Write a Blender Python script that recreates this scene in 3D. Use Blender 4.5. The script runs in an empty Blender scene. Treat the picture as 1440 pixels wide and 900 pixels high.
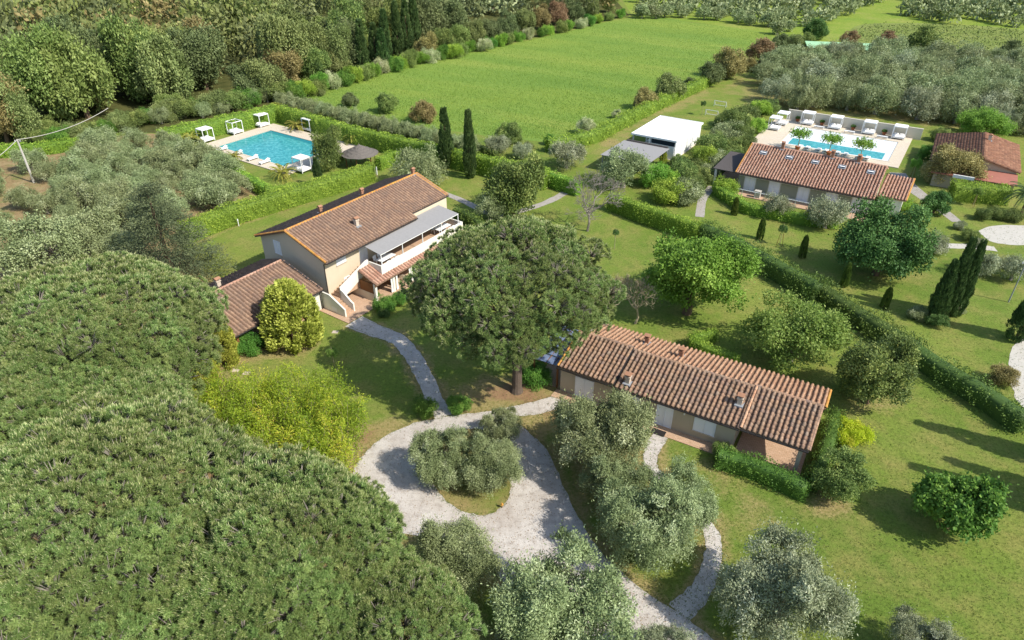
import bpy, bmesh, math, random
import numpy as np
from mathutils import Vector, Matrix

# ------------------------------------------------------------------ camera, sky, sun, exposure
scene = bpy.context.scene
COL = scene.collection
CAM_H, PITCH, FPX = 38.0, math.radians(32.6), 960.0      # metres, radians, focal length in px of the 1440 px photograph
SUN_AZ, SUN_EL = 120.0, 45.0                              # degrees clockwise from +Y, elevation
SUN_STRENGTH, SKY_STRENGTH, EXPOSURE = 4.0, 0.15, 0.50

cam_data = bpy.data.cameras.new('camera')
cam_data.sensor_width = 36.0
cam_data.lens = 36.0 * FPX / 1440.0
cam_data.clip_end = 3000.0
cam = bpy.data.objects.new('camera', cam_data)
cam.location = (0, 0, CAM_H)
cam.rotation_euler = (math.pi / 2 - PITCH, 0, 0)
COL.objects.link(cam)
scene.camera = cam

world = bpy.data.worlds.new('World')
scene.world = world
world.use_nodes = True
wn = world.node_tree.nodes
sky = wn.new('ShaderNodeTexSky')
sky.sky_type = 'NISHITA'
sky.sun_disc = False
sky.sun_elevation = math.radians(SUN_EL)
sky.sun_rotation = math.radians(SUN_AZ)
wn['Background'].inputs['Strength'].default_value = SKY_STRENGTH
world.node_tree.links.new(sky.outputs[0], wn['Background'].inputs['Color'])

sun_data = bpy.data.lights.new('sun', 'SUN')
sun_data.energy = SUN_STRENGTH
sun_data.angle = math.radians(0.5)
sun_data.color = (1.0, 0.95, 0.87)
sun = bpy.data.objects.new('sun', sun_data)
az, el = math.radians(SUN_AZ), math.radians(SUN_EL)
to_sun = Vector((math.sin(az) * math.cos(el), math.cos(az) * math.cos(el), math.sin(el)))
sun.rotation_euler = (-to_sun).to_track_quat('-Z', 'Y').to_euler()
sun.location = to_sun * 100
COL.objects.link(sun)

scene.view_settings.view_transform = 'Standard'
scene.view_settings.look = 'None'
scene.view_settings.exposure = EXPOSURE
scene.view_settings.gamma = 1.0
scene.view_settings.use_curve_mapping = False
scene.cycles.max_bounces = 4
scene.cycles.diffuse_bounces = 2
scene.cycles.glossy_bounces = 2
scene.cycles.transmission_bounces = 2
scene.cycles.transparent_max_bounces = 4
scene.cycles.caustics_reflective = False
scene.cycles.caustics_refractive = False

# ------------------------------------------------------------------ measuring: a photo pixel on a level plane z -> place on the ground
_F = np.array([0, math.cos(PITCH), -math.sin(PITCH)])
_U = np.array([0, math.sin(PITCH), math.cos(PITCH)])
_R = np.array([1.0, 0, 0])
def G(u, v, z=0.0):
    d = _F + _R * (u - 720) / FPX + _U * (450 - v) / FPX
    t = (z - CAM_H) / d[2]
    return np.array([0, 0, CAM_H]) + t * d
def G2(u, v, z=0.0):
    return G(u, v, z)[:2]
def depth(x, y, z=0.0):
    return float(np.array([x, y, z - CAM_H]) @ _F)

# ------------------------------------------------------------------ colour and materials
def lin(h):
    h = h.lstrip('#')
    out = []
    for i in (0, 2, 4):
        c = int(h[i:i + 2], 16) / 255
        out.append(c / 12.92 if c <= 0.04045 else ((c + 0.055) / 1.055) ** 2.4)
    return (*out, 1.0)

class N:
    """small node-tree writer"""
    def __init__(s, name):
        s.m = bpy.data.materials.new(name)
        s.m.use_nodes = True
        s.t = s.m.node_tree
        s.p = s.t.nodes['Principled BSDF']
        s.out = s.t.nodes['Material Output']
        s._co = None
    def n(s, typ, **kw):
        nd = s.t.nodes.new(typ)
        for k, v in kw.items():
            if k in nd.inputs: s.set(nd.inputs[k], v)
            else: setattr(nd, k, v)
        return nd
    def set(s, inp, v):
        if isinstance(v, bpy.types.NodeSocket): s.t.links.new(v, inp)
        else: inp.default_value = v
    def co(s):
        if s._co is None:
            s._co = s.n('ShaderNodeNewGeometry').outputs['Position']
        return s._co
    def obco(s):
        return s.n('ShaderNodeTexCoord').outputs['Object']
    def noise(s, scale, detail=4, rough=0.55, vec=None, dist=0.0):
        nd = s.n('ShaderNodeTexNoise')
        nd.inputs['Scale'].default_value = scale
        nd.inputs['Detail'].default_value = detail
        nd.inputs['Roughness'].default_value = rough
        nd.inputs['Distortion'].default_value = dist
        s.t.links.new(vec if vec is not None else s.co(), nd.inputs['Vector'])
        return nd.outputs['Fac']
    def ramp(s, fac, stops):
        nd = s.n('ShaderNodeValToRGB')
        s.t.links.new(fac, nd.inputs[0])
        e = nd.color_ramp.elements
        while len(e) < len(stops): e.new(0.5)
        for el_, (pos, c) in zip(e, stops):
            el_.position = pos
            el_.color = lin(c) if isinstance(c, str) else ((c, c, c, 1) if not isinstance(c, tuple) else c)
        return nd.outputs[0]
    def mix(s, fac, a, b, mode='MIX'):
        nd = s.n('ShaderNodeMix', data_type='RGBA', blend_type=mode)
        s.set(nd.inputs[0], fac)
        s.set(nd.inputs[6], lin(a) if isinstance(a, str) else a)
        s.set(nd.inputs[7], lin(b) if isinstance(b, str) else b)
        return nd.outputs[2]
    def math(s, op, a, b=0.0, c=0.0):
        nd = s.n('ShaderNodeMath', operation=op)
        for i, v in enumerate((a, b, c)): s.set(nd.inputs[i], v)
        return nd.outputs[0]
    def mapping(s, vec, scale=(1, 1, 1), rot=(0, 0, 0)):
        nd = s.n('ShaderNodeMapping')
        s.t.links.new(vec, nd.inputs[0])
        nd.inputs['Scale'].default_value = scale
        nd.inputs['Rotation'].default_value = rot
        return nd.outputs[0]
    def bump(s, h, strength=0.3, distance=0.05):
        nd = s.n('ShaderNodeBump')
        nd.inputs['Strength'].default_value = strength
        nd.inputs['Distance'].default_value = distance
        s.t.links.new(h, nd.inputs['Height'])
        s.t.links.new(nd.outputs[0], s.p.inputs['Normal'])
    def done(s, color=None, rough=0.8, spec=0.3, metal=0.0):
        if color is not None:
            s.set(s.p.inputs['Base Color'], lin(color) if isinstance(color, str) else color)
        s.p.inputs['Roughness'].default_value = rough
        s.p.inputs['Specular IOR Level'].default_value = spec
        s.p.inputs['Metallic'].default_value = metal
        return s.m

M = {}
def leafmat(name, stops, trans=0.25, rnd=0.35, rough=0.6, spec=0.25, gain=1.35):
    s = N(name)
    stops = [(p, tuple(min(.7, c * gain) for c in lin(h)[:3]) + (1.0,)) for p, h in stops]
    tint = s.n('ShaderNodeAttribute', attribute_name='tint').outputs['Fac']
    oi = s.n('ShaderNodeObjectInfo').outputs['Random']
    c = s.ramp(tint, stops)
    hsv = s.n('ShaderNodeHueSaturation')
    s.t.links.new(c, hsv.inputs['Color'])
    s.set(hsv.inputs['Value'], s.math('MULTIPLY_ADD', oi, rnd, 1.0 - rnd / 2))
    s.set(hsv.inputs['Hue'], s.math('MULTIPLY_ADD', oi, 0.03, 0.485))
    c = hsv.outputs[0]
    s.done(c, rough, spec)
    tr = s.n('ShaderNodeBsdfTranslucent')
    s.t.links.new(c, tr.inputs['Color'])
    mx = s.n('ShaderNodeMixShader')
    mx.inputs[0].default_value = trans
    s.t.links.new(s.p.outputs[0], mx.inputs[1])
    s.t.links.new(tr.outputs[0], mx.inputs[2])
    s.t.links.new(mx.outputs[0], s.out.inputs['Surface'])
    M[name] = s.m
leafmat('olive_leaf', [(0, '#505a36'), (.5, '#747e54'), (.85, '#8e966c'), (1, '#a6ac86')], .18, .2, gain=1.55)
leafmat('olive_leaf_grey', [(0, '#585f42'), (.5, '#7b8262'), (.85, '#949a7a'), (1, '#abae92')], .18, .2, gain=1.5)
leafmat('pine_needle', [(0, '#445529'), (.45, '#64763f'), (.8, '#859255'), (.9, '#a5a770'), (1, '#b8b584')], .22, .30, gain=1.55)
leafmat('bright_leaf', [(0, '#4c6e26'), (.5, '#6c9036'), (1, '#92b050')], .35, .15)
leafmat('airy_leaf', [(0, '#4e6c2c'), (.5, '#6e8a3e'), (1, '#94a85a')], .35, .15)
leafmat('dark_leaf', [(0, '#324a24'), (.5, '#4a6630'), (1, '#688246')], .2, .2)
leafmat('bush_leaf', [(0, '#365822'), (.5, '#52762e'), (1, '#769440')], .3, .2, gain=1.5)
leafmat('laurel_leaf', [(0, '#3c4c26'), (.5, '#5c6c36'), (.85, '#7e8a4a'), (1, '#98a05a')], .25, .2, gain=1.55)
leafmat('hedge_leaf', [(0, '#4e6824'), (.5, '#708a30'), (1, '#9cb048')], .25, .12, gain=1.6)
leafmat('wild_hedge_leaf', [(0, '#3a4c22'), (.5, '#566a2e'), (1, '#7c8c40')], .2, .2)
leafmat('thuja_gold', [(0, '#767e2e'), (.5, '#9ca044'), (1, '#c2be62')], .2, .1)
leafmat('thuja_green', [(0, '#3a5622'), (.5, '#52702a'), (1, '#708a38')], .2, .15)
leafmat('cypress_leaf', [(0, '#2b3f22'), (.5, '#42582e'), (1, '#5e7440')], .1, .2)
leafmat('bamboo_leaf', [(0, '#5e7822'), (.5, '#879c2e'), (.8, '#aaa83a'), (1, '#c2aa46')], .4, .1, gain=1.6)
leafmat('lime_leaf', [(0, '#7d9a18'), (.5, '#a8bc2a'), (1, '#c9d048')], .35, .1)
leafmat('cedar_leaf', [(0, '#34402a'), (.5, '#4c583a'), (1, '#6c7650')], .1, .15)
leafmat('oak_brown', [(0, '#5c5830'), (.5, '#7a7244'), (1, '#9a905e')], .2, .22, gain=1.6)
leafmat('oak_green', [(0, '#475028'), (.5, '#646e3e'), (1, '#848a54')], .2, .25, gain=1.6)
leafmat('oak_light', [(0, '#50602c'), (.5, '#6c7a3e'), (1, '#8c9656')], .25, .2, gain=1.45)
leafmat('wood_dark', [(0, '#3c4628'), (.5, '#545e38'), (1, '#70784c')], .15, .25, gain=1.6)
leafmat('rust_leaf', [(0, '#665038'), (.5, '#80684a'), (1, '#998462')], .2, .2)
leafmat('cream_leaf', [(0, '#6c7a46'), (.5, '#98a070'), (1, '#c2c298')], .2, .15)
leafmat('palm_leaf', [(0, '#5d6a28'), (.5, '#86883c'), (1, '#a89c52')], .2, .15)
leafmat('palm_dark', [(0, '#33482c'), (.5, '#4f6440'), (1, '#6d7d58')], .2, .15)
leafmat('crop_blade', [(0, '#688838'), (.5, '#7b953e'), (1, '#98a44a')], .25, .0, gain=1.2)
leafmat('turf_blade', [(0, '#4c6624'), (.5, '#6a7e34'), (1, '#93905a')], .2, .0, gain=1.1)
leafmat('shrub_mix', [(0, '#3f522a'), (.5, '#5f7038'), (1, '#808a4c')], .2, .5)

def simple(name, color, rough=0.8, spec=0.3, var=0.12, scale=3.0, bump=0.0, metal=0.0):
    s = N(name)
    f = s.noise(scale, 5, 0.6, s.obco())
    c = s.mix(s.math('MULTIPLY', f, 1.0), tuple(x * (1 - var) for x in lin(color)[:3]) + (1,), tuple(min(1, x * (1 + var)) for x in lin(color)[:3]) + (1,))
    if bump: s.bump(s.noise(scale * 12, 3, 0.6, s.obco()), bump, 0.02)
    M[name] = s.done(c, rough, spec, metal)
simple('bark', '#6b5a48', .95, .1, .35, 6, .6)
simple('bark_grey', '#8d857a', .95, .1, .3, 6, .5)
simple('bark_pale', '#a39678', .95, .1, .3, 6, .4)
simple('bark_pine', '#62564c', .95, .1, .4, 5, .8)
simple('white_paint', '#e6e6e2', .6, .3, .05, 2)
simple('white_shutter', '#e9ebee', .5, .3, .04, 2)
simple('cushion', '#eeece6', .9, .1, .05, 3)
simple('wood', '#7a5434', .8, .2, .3, 4, .3)
simple('dark_metal', '#2b2826', .5, .4, .2, 3)
simple('grey_metal', '#8f9294', .5, .4, .15, 3)
simple('lead', '#3c3a3a', .7, .3, .2, 2)
simple('chimney_clay', '#a37a60', .9, .1, .25, 5)
simple('chimney_stone', '#c2b3a0', .9, .1, .2, 5)
simple('thatch', '#6e6861', 1, .05, .35, 9, .9)
simple('canvas_grey', '#94928f', .9, .1, .12, 4)
simple('canvas_dark', '#57524f', .9, .1, .15, 4)
simple('pot_clay', '#b06a45', .85, .2, .2, 4)
simple('concrete', '#b9b4a8', .9, .2, .15, 1.2, .2)
simple('red_roof', '#a06a5a', .85, .2, .2, 2, .2)
simple('green_canvas', '#3f7a4a', .8, .2, .15, 2)
simple('pale_green_canvas', '#9cc79a', .8, .2, .1, 2)
simple('rubble', '#6d6259', .95, .1, .3, 1.5)
simple('wicker', '#b9a993', .9, .1, .3, 14, .3)
def stucco(name, a, b, stain):
    s = N(name)
    f = s.noise(.7, 5, .6, s.obco())
    c = s.mix(f, a, b)
    f2 = s.ramp(s.noise(2.6, 6, .65, s.mapping(s.obco(), (1, 1, .25))), [(.55, 0.0), (.8, 1.0)])
    c = s.mix(s.math('MULTIPLY', f2, .35), c, stain)
    s.bump(s.noise(45, 3, .6, s.obco()), .25, .01)
    M[name] = s.done(c, .95, .1)
stucco('stucco_tan', '#b0a48e', '#bdb19c', '#9b8f7a')
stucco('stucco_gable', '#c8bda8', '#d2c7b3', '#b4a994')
stucco('stucco_cream', '#c9baa0', '#d4c6ad', '#b8a88e')
stucco('stucco_white', '#dcd8c9', '#e6e2d5', '#c3bfae')
stucco('panel_sage', '#8f9280', '#9b9d8b', '#7f8271')
stucco('garden_wall', '#c4bdab', '#d0c9b8', '#a29b88')

def tilemat(name, cols, lichen, amt):
    s = N(name)
    t = s.n('ShaderNodeAttribute', attribute_name='tint').outputs['Fac']
    oi = s.n('ShaderNodeObjectInfo').outputs['Random']
    f = s.math('FRACT', s.math('ADD', t, oi))
    c = s.ramp(f, [(i / (len(cols) - 1), k) for i, k in enumerate(cols)])
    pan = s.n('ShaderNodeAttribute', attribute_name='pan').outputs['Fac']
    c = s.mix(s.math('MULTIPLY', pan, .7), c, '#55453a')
    w = s.ramp(s.noise(1.1, 6, .7), [(.46, 0.0), (.66, 1.0)])
    c = s.mix(s.math('MULTIPLY', w, amt), c, lichen)
    d = s.noise(9.0, 5, .7)
    c = s.mix(s.ramp(d, [(.4, 0.0), (.75, .6)]), c, '#5d4c40')
    s.bump(s.noise(40, 3, .6), .3, .01)
    M[name] = s.done(c, .95, .08)
tilemat('tile_front', ['#a3836c', '#b29072', '#a4836c', '#bc9c80', '#937c6e', '#b18b70', '#a4907c'], '#786858', .7)
tilemat('tile_back', ['#c89c7a', '#d0a684', '#c09070', '#d8b08e', '#c89876'], '#b48a6c', .4)
tilemat('tile_big', ['#907664', '#9e806a', '#887062', '#aa8c74', '#957966'], '#74665c', .6)
tilemat('tile_big_shaded', ['#78645a', '#887062', '#705c52', '#927a68'], '#665850', .6)  # darker copy of tile_big: shade of the rear slopes put into the colours
tilemat('tile_far', ['#bd9078', '#c89e86', '#b0826c', '#d0aa92', '#ba8a72'], '#a07e6e', .4)
tilemat('tile_old', ['#8a5f48', '#9c705a', '#7d5848', '#a87f66', '#8f6850'], '#6d5346', .6)
tilemat('tile_ridge', ['#c98a4a', '#d09a54', '#bd7c48', '#d4a45a'], '#c9a040', .6)

# ---- ground materials
s = N('lawn')
big = s.noise(.05, 5, .6, None, .3); mid = s.noise(.33, 6, .65); fine = s.noise(4.0, 5, .75); vf = s.noise(20, 3, .7)
c = s.ramp(big, [(.3, '#5e782c'), (.5, '#728636'), (.68, '#858e42')])
c = s.mix(s.ramp(mid, [(.44, 0.0), (.64, .75)]), c, '#8f8a4c')
c = s.mix(s.ramp(s.noise(.14, 6, .7), [(.54, 0.0), (.70, .35)]), c, '#a08f5a')
c = s.mix(s.ramp(s.noise(.75, 5, .7), [(.54, 0.0), (.70, .65)]), c, '#526e2a')
c = s.mix(s.ramp(fine, [(.34, .65), (.58, 0.0)]), c, '#4e5f26')
c = s.mix(s.ramp(vf, [(.5, 0.0), (.78, .5)]), c, '#9f9a5c')
wear = s.n('ShaderNodeAttribute', attribute_name='wear').outputs['Fac']
wf = s.math('ADD', wear, s.math('ADD', s.math('MULTIPLY_ADD', mid, .7, -.35), s.math('MULTIPLY_ADD', fine, .6, -.3)))
dry = s.ramp(fine, [(.3, '#7c7440'), (.5, '#98875a'), (.7, '#ad9a70')])
c = s.mix(s.ramp(wf, [(.25, 0.0), (.55, .85)]), c, dry)
earth = s.ramp(s.noise(2.2, 6, .7), [(.3, '#7d624a'), (.55, '#97795a'), (.75, '#8c8256')])
c = s.mix(s.ramp(wf, [(.68, 0.0), (.88, 1.0)]), c, earth)
s.bump(s.math('ADD', fine, s.math('MULTIPLY', vf, .6)), .8, .08)
M['lawn'] = s.done(c, .95, .1)
s = N('dry_lawn')
c = s.ramp(s.noise(.5, 6, .65), [(.34, '#6f7d38'), (.5, '#8c8450'), (.66, '#a08a60')])
c = s.mix(s.ramp(s.noise(3.5, 5, .7), [(.4, .5), (.62, 0.0)]), c, '#6c6a36')
c = s.mix(s.ramp(s.noise(17, 4, .7), [(.5, 0.0), (.75, .5)]), c, '#b09c74')
s.bump(s.noise(12, 4, .7), .7, .05)
M['dry_lawn'] = s.done(c, .95, .1)
s = N('crop')
co = s.mapping(s.co(), (1, 1, 1), (0, 0, math.radians(28)))
st = s.noise(.05, 5, .6, s.mapping(co, (.25, 1.6, 1)))
c = s.ramp(st, [(.3, '#688438'), (.5, '#7b9240'), (.7, '#929c4a')])
c = s.mix(s.ramp(s.noise(.03, 4, .6, s.mapping(co, (.4, 1, 1))), [(.45, 0.0), (.7, .8)]), c, '#8e9a40')
c = s.mix(s.ramp(s.noise(.6, 6, .75, s.mapping(co, (.35, 1.5, 1))), [(.62, 0.0), (.78, .7)]), c, '#a8a848')
c = s.mix(s.ramp(s.noise(.35, 7, .75, s.mapping(co, (.12, 2.0, 1))), [(.5, 0.0), (.62, .45)]), c, '#5f7d34')
c = s.mix(s.ramp(s.noise(2.2, 5, .75), [(.35, .6), (.6, 0.0)]), c, '#5f8038')
s.bump(s.noise(2.4, 5, .75), .8, .25)
M['crop'] = s.done(c, .95, .1)
s = N('gravel')
a = s.noise(.25, 5, .6); b = s.noise(26, 4, .75); d = s.noise(1.6, 6, .7)
c = s.ramp(a, [(.3, '#b8aea2'), (.55, '#ccc5bb'), (.75, '#d6d0c7')])
c = s.mix(s.ramp(d, [(.48, 0.0), (.70, .65)]), c, '#94877a')
c = s.mix(s.ramp(b, [(.38, .6), (.56, 0.0)]), c, '#948c82')
c = s.mix(s.ramp(s.noise(60, 2, .6), [(.6, 0.0), (.75, .6)]), c, '#e2ddd4')
s.bump(b, .8, .04)
M['gravel'] = s.done(c, .95, .15)
s = N('soil')
c = s.ramp(s.noise(.6, 6, .7), [(.3, '#7c6a4c'), (.5, '#9c8762'), (.7, '#ab9a72')])
c = s.mix(s.ramp(s.noise(.35, 5, .7), [(.5, 0.0), (.62, .85)]), c, '#77824a')
c = s.mix(s.ramp(s.noise(8, 5, .7), [(.4, .5), (.6, 0.0)]), c, '#6d5c42')
s.bump(s.noise(9, 4, .7), .8, .08)
M['soil'] = s.done(c, 1, .05)
s = N('red_soil')
c = s.ramp(s.noise(1.2, 6, .7), [(.3, '#6f5846'), (.55, '#847060'), (.75, '#9c8d80')])
s.bump(s.noise(14, 4, .7), .8, .05)
M['red_soil'] = s.done(c, 1, .05)
s = N('wood_floor')
c = s.ramp(s.noise(.3, 6, .7), [(.3, '#3c4424'), (.6, '#5a5a34')])
M['wood_floor'] = s.done(c, 1, .05)
s = N('grove_grass')
c = s.ramp(s.noise(.08, 6, .7), [(.3, '#6d8a38'), (.5, '#86963f'), (.7, '#9a9a55')])
c = s.mix(s.ramp(s.noise(1.2, 5, .7), [(.4, .5), (.62, 0.0)]), c, '#617a30')
s.bump(s.noise(3, 5, .7), .7, .15)
M['grove_grass'] = s.done(c, 1, .05)
s = N('vineyard')
c = s.ramp(s.noise(.12, 6, .7), [(.3, '#6c7c3c'), (.5, '#7d8a48'), (.7, '#8f9356')])
c = s.mix(s.ramp(s.noise(.9, 6, .75), [(.45, 0.0), (.7, .6)]), c, '#66703c')
s.bump(s.noise(1.5, 5, .7), .8, .3)
M['vineyard'] = s.done(c, 1, .05)
def paving(name, a, b, joint, size):
    s = N(name)
    br = s.n('ShaderNodeTexBrick')
    s.t.links.new(s.obco(), br.inputs['Vector'])
    br.inputs['Scale'].default_value = 1 / size
    br.inputs['Mortar Size'].default_value = .025
    br.inputs['Color1'].default_value = lin(a); br.inputs['Color2'].default_value = lin(b); br.inputs['Mortar'].default_value = lin(joint)
    c = s.mix(s.ramp(s.noise(2, 5, .7, s.obco()), [(.4, 0.0), (.75, .4)]), br.outputs['Color'], joint)
    M[name] = s.done(c, .85, .2)
paving('terracotta_floor', '#bc9a7c', '#c8a88c', '#a48a70', .6)
paving('deck_stone', '#cdbfa8', '#d6cab6', '#b9ac96', .9)
paving('paving_grey', '#a39c92', '#b0aaa0', '#8d867c', .8)
s = N('pool_water')
c = s.ramp(s.noise(1.8, 4, .6, None, .8), [(.35, '#2a8488'), (.5, '#3b999b'), (.68, '#60b0b0')])
s.bump(s.noise(3, 3, .6), .25, .05)
M['pool_water'] = s.done(c, .12, .2)
s = N('pool_edge_dark')
M['pool_water_deep'] = s.done('#257f8a', .12, .2)  # one even darker teal for the strip along the far pool edge
s = N('pool_shallow')
s.bump(s.noise(3, 3, .6), .15, .04)
M['pool_shallow'] = s.done('#e4eaea', .15, .5)
s = N('glass_dark')
M['glass_dark'] = s.done('#27313c', .08, .6)
s = N('glass_roof')
c = s.ramp(s.noise(1.5, 4, .6, s.obco()), [(.35, '#5a6a86'), (.6, '#76829a'), (.75, '#8a90a0')])
M['glass_roof'] = s.done(c, .25, .5)
# ------------------------------------------------------------------ mesh helpers
def make_mesh(name, V, quads=None, tris=None, tint=None, mats=(), qmat=None, tmat=None, smooth=False, pan=None):
    V = np.asarray(V, np.float32).reshape(-1, 3)
    quads = np.zeros((0, 4), np.int32) if quads is None else np.asarray(quads, np.int32).reshape(-1, 4)
    tris = np.zeros((0, 3), np.int32) if tris is None else np.asarray(tris, np.int32).reshape(-1, 3)
    me = bpy.data.meshes.new(name)
    me.vertices.add(len(V)); me.vertices.foreach_set('co', V.ravel())
    nl = quads.size + tris.size
    me.loops.add(nl); me.loops.foreach_set('vertex_index', np.concatenate([quads.ravel(), tris.ravel()]).astype(np.int32))
    npoly = len(quads) + len(tris)
    me.polygons.add(npoly)
    st = np.concatenate([np.arange(len(quads)) * 4, quads.size + np.arange(len(tris)) * 3]).astype(np.int32)
    me.polygons.foreach_set('loop_start', st)
    if qmat is not None or tmat is not None:
        mi = np.concatenate([np.zeros(len(quads), np.int32) if qmat is None else qmat, np.zeros(len(tris), np.int32) if tmat is None else tmat]).astype(np.int32)
        me.polygons.foreach_set('material_index', mi)
    if smooth: me.polygons.foreach_set('use_smooth', np.ones(npoly, bool))
    if pan is not None: me.attributes.new('pan', 'FLOAT', 'POINT').data.foreach_set('value', np.asarray(pan, np.float32))
    if tint is not None:
        a = me.attributes.new('tint', 'FLOAT', 'POINT')
        a.data.foreach_set('value', np.clip(np.asarray(tint, np.float32), 0, 1))
    for m in mats: me.materials.append(M[m] if isinstance(m, str) else m)
    me.update(calc_edges=True)
    return me

def link(name, data, parent=None, loc=None, rotz=None):
    o = bpy.data.objects.new(name, data)
    COL.objects.link(o)
    if parent is not None: o.parent = parent
    if loc is not None: o.location = loc
    if rotz is not None: o.rotation_euler = (0, 0, rotz)
    return o
def tag(o, label, cat, group=None):
    o['label'] = label; o['category'] = cat
    if group: o['group'] = group
    return o
def empty(name, loc, rotz=0.0, label=None, cat=None, group=None):
    o = link(name, None, None, tuple(float(x) for x in loc), rotz)
    o.empty_display_size = 0.3
    if label: tag(o, label, cat, group)
    return o
def struct(o):
    o['kind'] = 'structure'
    return o

class MB:
    """collects boxes, prisms and tubes into one mesh"""
    def __init__(s): s.v, s.f, s.m = [], [], []
    def add(s, vs, fs, mat=0):
        b = len(s.v)
        s.v += [tuple(float(c) for c in p) for p in vs]
        s.f += [tuple(b + i for i in f) for f in fs]
        s.m += [mat] * len(fs)
        return s
    def box(s, x0, x1, y0, y1, z0, z1, mat=0):
        vs = [(x0, y0, z0), (x1, y0, z0), (x1, y1, z0), (x0, y1, z0), (x0, y0, z1), (x1, y0, z1), (x1, y1, z1), (x0, y1, z1)]
        return s.add(vs, [(0, 3, 2, 1), (4, 5, 6, 7), (0, 1, 5, 4), (1, 2, 6, 5), (2, 3, 7, 6), (3, 0, 4, 7)], mat)
    def hexa(s, bot, top, mat=0):
        n = len(bot)
        return s.add(list(bot) + list(top), [tuple(range(n))[::-1], tuple(range(n, 2 * n))] + [(i, (i + 1) % n, n + (i + 1) % n, n + i) for i in range(n)], mat)
    def xprism(s, prof, x0, x1, mat=0):        # profile in (y, z) extruded along x
        return s.hexa([(x0, y, z) for y, z in prof], [(x1, y, z) for y, z in prof], mat)
    def yprism(s, prof, y0, y1, mat=0):        # profile in (x, z) extruded along y
        return s.hexa([(x, y0, z) for x, z in prof], [(x, y1, z) for x, z in prof], mat)
    def bar(s, p, q, w, h=None, mat=0):
        h = h or w
        p, q = Vector(p), Vector(q); d = (q - p).normalized()
        u = d.cross(Vector((0, 0, 1)));
        if u.length < 1e-4: u = Vector((1, 0, 0))
        u.normalize(); n = u.cross(d).normalized()
        c = [(-1, -1), (1, -1), (1, 1), (-1, 1)]
        return s.hexa([p + u * a * w / 2 + n * b * h / 2 for a, b in c], [q + u * a * w / 2 + n * b * h / 2 for a, b in c], mat)
    def tube(s, pts, rad, n=6, mat=0):
        pts = [Vector(p) for p in pts]; rings = []
        for i, p in enumerate(pts):
            d = (pts[min(i + 1, len(pts) - 1)] - pts[max(i - 1, 0)]).normalized()
            u = d.cross(Vector((.31, .95, .05)));
            u.normalize(); w = d.cross(u)
            rings.append([p + (u * math.cos(2 * math.pi * k / n) + w * math.sin(2 * math.pi * k / n)) * rad[i] for k in range(n)])
        vs = [q for r in rings for q in r]
        fs = [(i * n + k, i * n + (k + 1) % n, (i + 1) * n + (k + 1) % n, (i + 1) * n + k) for i in range(len(pts) - 1) for k in range(n)]
        fs += [tuple(range(n))[::-1], tuple(range((len(pts) - 1) * n, len(pts) * n))]
        return s.add(vs, fs, mat)
    def mesh(s, name, mats, smooth=False):
        me = bpy.data.meshes.new(name)
        me.from_pydata(s.v, [], s.f)
        me.polygons.foreach_set('material_index', s.m)
        if smooth: me.polygons.foreach_set('use_smooth', [True] * len(s.f))
        for m in (mats if isinstance(mats, (list, tuple)) else [mats]): me.materials.append(M[m])
        bm = bmesh.new(); bm.from_mesh(me); bmesh.ops.recalc_face_normals(bm, faces=bm.faces); bm.to_mesh(me); bm.free()
        me.update()
        return me
    def build(s, name, mats, parent=None, smooth=False):
        return link(name, s.mesh(name, mats, smooth), parent)

def bevel(o, w=0.02):
    m = o.modifiers.new('bevel', 'BEVEL'); m.width = w; m.segments = 2; m.limit_method = 'ANGLE'
    return o
def copy_tree(o, parent=None):
    c = o.copy(); COL.objects.link(c)
    if parent is not None: c.parent = parent
    for ch in list(o.children): copy_tree(ch, c)
    return c

def unit(a):
    return a / np.maximum(np.linalg.norm(a, axis=-1, keepdims=True), 1e-9)
def rdir(rng, n):
    return unit(rng.normal(size=(n, 3)))
def leaf_geo(P, D, S, L, W):
    """rhombic leaves: base P, axis D, side S"""
    n = len(P)
    L = np.broadcast_to(L, n)[:, None]; W = np.broadcast_to(W, n)[:, None]
    S = unit(np.cross(D, S))
    V = np.stack([P, P + D * L * .45 + S * W * .5, P + D * L, P + D * L * .45 - S * W * .5], 1).reshape(-1, 3)
    return V, np.arange(4 * n).reshape(-1, 4)

# ------------------------------------------------------------------ crowns
def clump_centres(rng, n, rx, rz, inner=.55, low=-.55, lobes=9, core=.54):
    """clumps over a crown made of several uneven boughs"""
    LC, LR = [np.array([rng.normal(0, .08), rng.normal(0, .08), 0])], [core]
    for i in range(lobes):
        d = rdir(rng, 1)[0]
        a = 2 * math.pi * (i + .6 * rng.random()) / lobes
        zz = rng.uniform(max(low, -.75), .85)
        h = math.sqrt(max(0, 1 - zz * zz))
        r = .22 + .26 * rng.random()
        LC.append(np.array([math.cos(a) * h, math.sin(a) * h, zz]) * (1.0 - r) * (.82 + .36 * rng.random())); LR.append(r)
    LC, LR = np.array(LC), np.array(LR)
    out, tries = [], 0
    mind = 1.25 / max(n, 1) ** .5
    pr = LR ** 2 / (LR ** 2).sum()
    while len(out) < n and tries < n * 80:
        tries += 1
        k = rng.choice(len(LR), p=pr); d = rdir(rng, 1)[0]
        if d[2] < low: continue
        p = LC[k] + d * LR[k] * (inner + (1 - inner) * rng.random() ** .5)
        if (np.linalg.norm(p - LC, axis=1) < LR * .62).sum() > 1: continue
        if out and np.min(np.linalg.norm(np.array(out) - p, axis=1)) < mind:
            if tries % 10 == 0: mind *= .97
            continue
        out.append(p)
    return np.array(out) * np.array([rx, rx, rz])
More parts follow.
